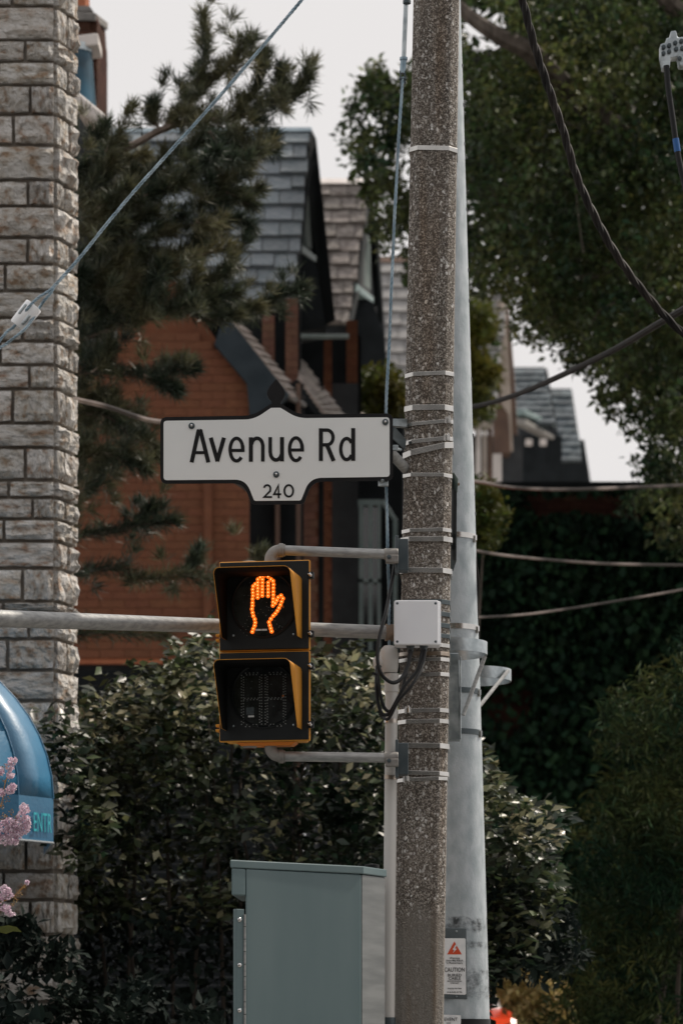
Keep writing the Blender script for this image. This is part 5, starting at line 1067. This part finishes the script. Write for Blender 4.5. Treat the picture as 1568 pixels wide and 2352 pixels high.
qm = sample_poly([(172, 800), (260, 780), (250, 900), (330, 960), (350, 1050), (260, 1100), (250, 1180), (172, 1200), (120, 1200), (120, 800)], 170); cm_ = unproj(qm, PY+rng.uniform(-.4, .8, len(qm)))
for c in cm_: tc_.append(Vector(c)); td.append(Vector((rnd.uniform(-.2, 1), rnd.uniform(-1, .3), rnd.uniform(-.1, .8))).normalized())
qm = sample_poly([(395, 190), (440, 170), (500, 130), (560, 90), (590, 110), (560, 160), (520, 205), (490, 240), (620, 200), (690, 190), (685, 235), (630, 280), (630, 340), (560, 365), (430, 330), (395, 250)], 70); cm_ = unproj(qm, PY+rng.uniform(-.35, .35, len(qm)))
for c in cm_: tc_.append(Vector(c)); td.append(Vector((rnd.uniform(-.3, 1), rnd.uniform(-.6, .3), rnd.uniform(.1, 1))).normalized())
NN = 70; C_ = np.repeat(np.array([tuple(c) for c in tc_]), NN, 0); D_ = np.repeat(np.array([tuple(d) for d in td]), NN, 0)
leafmesh('needles', C_+rng.normal(size=C_.shape)*.012, rng.uniform(.07, .125, len(C_)), M['needle'], pn, aspect=.06, up=.2, dirs=D_*.9, jitter=.62, fold=.0)
MB().tube([(-2.75, 19.6, gz(19)), (-2.7, 19.6, 4), (-2.62, 19.6, 7.5), (-2.6, 19.6, 9)], [.19, .16, .1, .03], 10).build('trunk', M['pine_bark'], pn, smooth=True)

# lilac sprays at the left edge
def lilac(label, clusters, buds, stem, leaf=None):
    Y = 12.3; t = thing('lilac_spray', label, 'flowers', P(*stem[0], Y), 'lilac sprays at the left edge')
    MB().tube(spline([P(x, y, Y+.03) for x, y in stem], 5), .0022, 5).build('stem', M['bud'], t)
    for x, y, r_ in clusters:
        r_ *= .85; n = int(r_*r_*.34)+9; c = np.array(P(x, y, Y)); g_ = rng.normal(size=(n, 3)); g_ /= np.linalg.norm(g_, axis=1, keepdims=True); ctr = c+g_*r_*Y/FPX*rng.uniform(.75, 1.05, (n, 1))
        C4 = np.repeat(ctr, 5, 0); leafmesh('flower_cluster', C4, .0105, M['lilac'], t, aspect=.75, up=0, dirs=np.repeat(g_, 5, 0)*.8, jitter=.9, fold=.1)
    for x, y, r_ in buds:
        n = int(r_*2)+8; c = np.array(P(x, y, Y))+rng.normal(size=(n, 3))*r_*Y/FPX*.5; leafmesh('buds', c, .009, M['bud'], t, aspect=.5, up=.3)
    if leaf:
        MB().prism([P(px, py, Y-.02+.01*k) for k, (px, py) in enumerate(leaf)], (0, .0008, 0)).build('leaf', M['lilac_leaf'], t)
lilac('upper sprig of pink lilac in front of the blue awning', [(29, 1748, 9), (22, 1762, 9), (24, 1780, 8), (2, 1772, 8), (22, 1816, 9), (30, 1808, 7), (3, 1822, 8)], [(12, 1765, 8), (10, 1795, 6), (14, 1836, 8), (4, 1850, 7), (12, 1876, 8), (26, 1868, 6)], [(-60, 2000), (-20, 1900), (5, 1840), (12, 1800), (28, 1750)])
lilac('large pink lilac cluster overlapping the awning lettering', [(56, 1858, 12), (48, 1876, 10), (60, 1884, 10), (40, 1894, 13), (22, 1892, 13), (8, 1900, 15), (24, 1912, 15), (40, 1914, 13), (56, 1905, 12), (30, 1930, 13), (10, 1930, 12), (-12, 1915, 16), (62, 1896, 9)], [(34, 1880, 8), (8, 1880, 8)], [(-60, 2010), (-20, 1950), (20, 1910), (56, 1858)])
lilac('lower lilac sprig with brown buds below the awning', [(12, 2044, 11), (20, 2056, 10), (4, 2060, 9), (16, 2090, 10), (26, 2098, 8), (4, 2084, 7), (62, 2028, 3)], [(36, 2064, 9), (44, 2050, 8), (54, 2038, 6), (30, 2078, 5)], [(-60, 2120), (-10, 2080), (30, 2060), (62, 2028)], [(-10, 2130), (20, 2126), (38, 2130), (50, 2142), (30, 2140), (14, 2146), (-10, 2140)])

# ------------------------------------------------------------------ parked cars glimpsed at the bottom right
def car(label, X, Y, paint, roofpaint, rz=0.):
    t = thing('parked_car', label, 'car', (X, Y, gz(Y)), None, rz)
    side = [(-2.1, .35), (-2.15, .75), (-1.9, .95), (-1.5, 1.0), (1.15, .98), (1.95, .88), (2.18, .7), (2.2, .4), (2.1, .25), (-2.0, .25)]
    cabn = [(-1.7, .98), (-1.35, 1.38), (-.9, 1.47), (.15, 1.46), (.55, 1.32), (1.2, .97)]
    MB().prism([(x, -.88, z) for x, z in side], (0, 1.76, 0)).build('body', M[paint], t, local=True, bevel=.06)
    cb = MB().prism([(x, -.8, z) for x, z in cabn], (0, 1.6, 0)); cb.v = [(x, y*(1-.5*(z-.97)), z) for x, y, z in cb.v]; cb.build('cabin', M[roofpaint], t, local=True, bevel=.05)
    for s_ in (-1, 1): MB().prism([(x*.92-.02, s_*(.806*(1-.5*(z-.97))), z) for x, z in [(-1.5, 1.02), (-1.25, 1.33), (-.85, 1.4), (.12, 1.39), (.45, 1.28), (1.02, 1.02)]], (0, .006*s_, 0)).build('side_window', M['car_glass'], t, local=True)
    MB().prism([(.58, -.6, 1.32), (.58, .6, 1.32), (1.17, .7, 1.0), (1.17, -.7, 1.0)], (.012, 0, .016)).build('windscreen', M['car_glass'], t, local=True)
    for x in (-1.35, 1.35):
        for s_ in (-1, 1):
            w_ = MB().lathe((x, s_*.8, .32), (0, s_, 0), [(0, -.1), (.32, -.1), (.32, .09), (.2, .1)], 20).build('wheel', M['tyre'], t, local=True, smooth=40); MB().lathe((x, s_*.8, .32), (0, s_, 0), [(.2, .095), (.18, .08), (0, .1)], 14).build('rim', M['chrome'], w_, local=True)
    for s_ in (-1, 1):
        MB().box((2.12, s_*.62, .68), (.14, .34, .13)).build('headlight', M['lamp_orange'], t, local=True, bevel=.02); MB().box((.95, s_*.98, 1.02), (.12, .2, .12)).build('mirror', M[paint], t, local=True, bevel=.02)
    MB().box((2.2, 0, .5), (.03, .9, .16)).build('grille', M['tyre'], t, local=True)
    return t
car('red car facing us, peeping out at the bottom right of the steel pole', (1192-CX)*26/FPX-.88, 28.1, 'car_red', 'car_white', R(-90))

# ------------------------------------------------------------------ unseen buildings and trees added behind the camera to darken fronts and reflections
for i, (x0, x1, h_, mt, lb) in enumerate(((-34, -11, 11.5, 'chimney_brick', 'unseen brown brick row building added behind the viewer to darken reflections, leftmost'), (-11, 9, 9.5, 'dark_wall', 'unseen dark plastered building added behind the viewer to darken reflections, middle'), (9, 36, 12.5, 'chimney_brick', 'unseen taller brown brick building added behind the viewer to darken reflections, rightmost'))):
    t = thing('added_building', lb, 'building', ((x0+x1)/2, -24, 0)); h_ += 5; w_ = MB().box(((x0+x1)/2, -28, h_/2), (x1-x0-.1, 8, h_)).build('wall', M[mt], t)
    MB().box(((x0+x1)/2, -23.9, h_+.1), (x1-x0-.1, .5, .3)).build('cornice', M['cap_stone'], t)
    x = x0+1.6
    while x < x1-1.2:
        for z in (1.6, 4.6, 7.6, 10.6): f_ = MB().box((x, -23.97, z), (1.3, .1, 1.7)).build('window', M['cream'], t); MB().box((x, -23.9, z), (1.1, .04, 1.5)).build('pane', M['window_glass'], f_)
        x += 3.1
for i, (x, y, r_, lb) in enumerate(((-13, -14, 3.6, 'unseen tree added behind the viewer to darken reflections, at the left'), (4, -15, 3.3, 'unseen tree added behind the viewer to darken reflections, near the middle'), (15, -13, 3.8, 'unseen tree added behind the viewer to darken reflections, at the right'))):
    t = thing('added_tree', lb, 'tree', (x, y, 0)); g_ = rng.normal(size=(14000, 3)); g_ /= np.linalg.norm(g_, axis=1, keepdims=True); g_ *= rng.uniform(.3, 1, (14000, 1))**.5*r_
    leafmesh('crown', g_*np.array([1, 1, .85])+np.array([x, y, 6.4]), rng.uniform(.2, .35, 14000), M['tree_leaf'], t, .6, .5); MB().tube([(x, y, 0), (x, y, 3), (x+.1, y, 6.5)], [.24, .2, .1], 10).build('trunk', M['bark'], t, smooth=True)

bush('lilac_bush', 'leafy lilac bush carrying the pink sprays, mostly below the left edge', 'bush', [(-1200, 1900), (-500, 1800), (-260, 1850), (-120, 2010), (-30, 2180), (30, 2320), (60, 2560), (60, 3300), (-1200, 3300)], 260, 60, 13.3, .7, .22, .09, M['bush_dark'], .6, .5)  # unseen bulk of the bush is raised to shade the pilaster foot
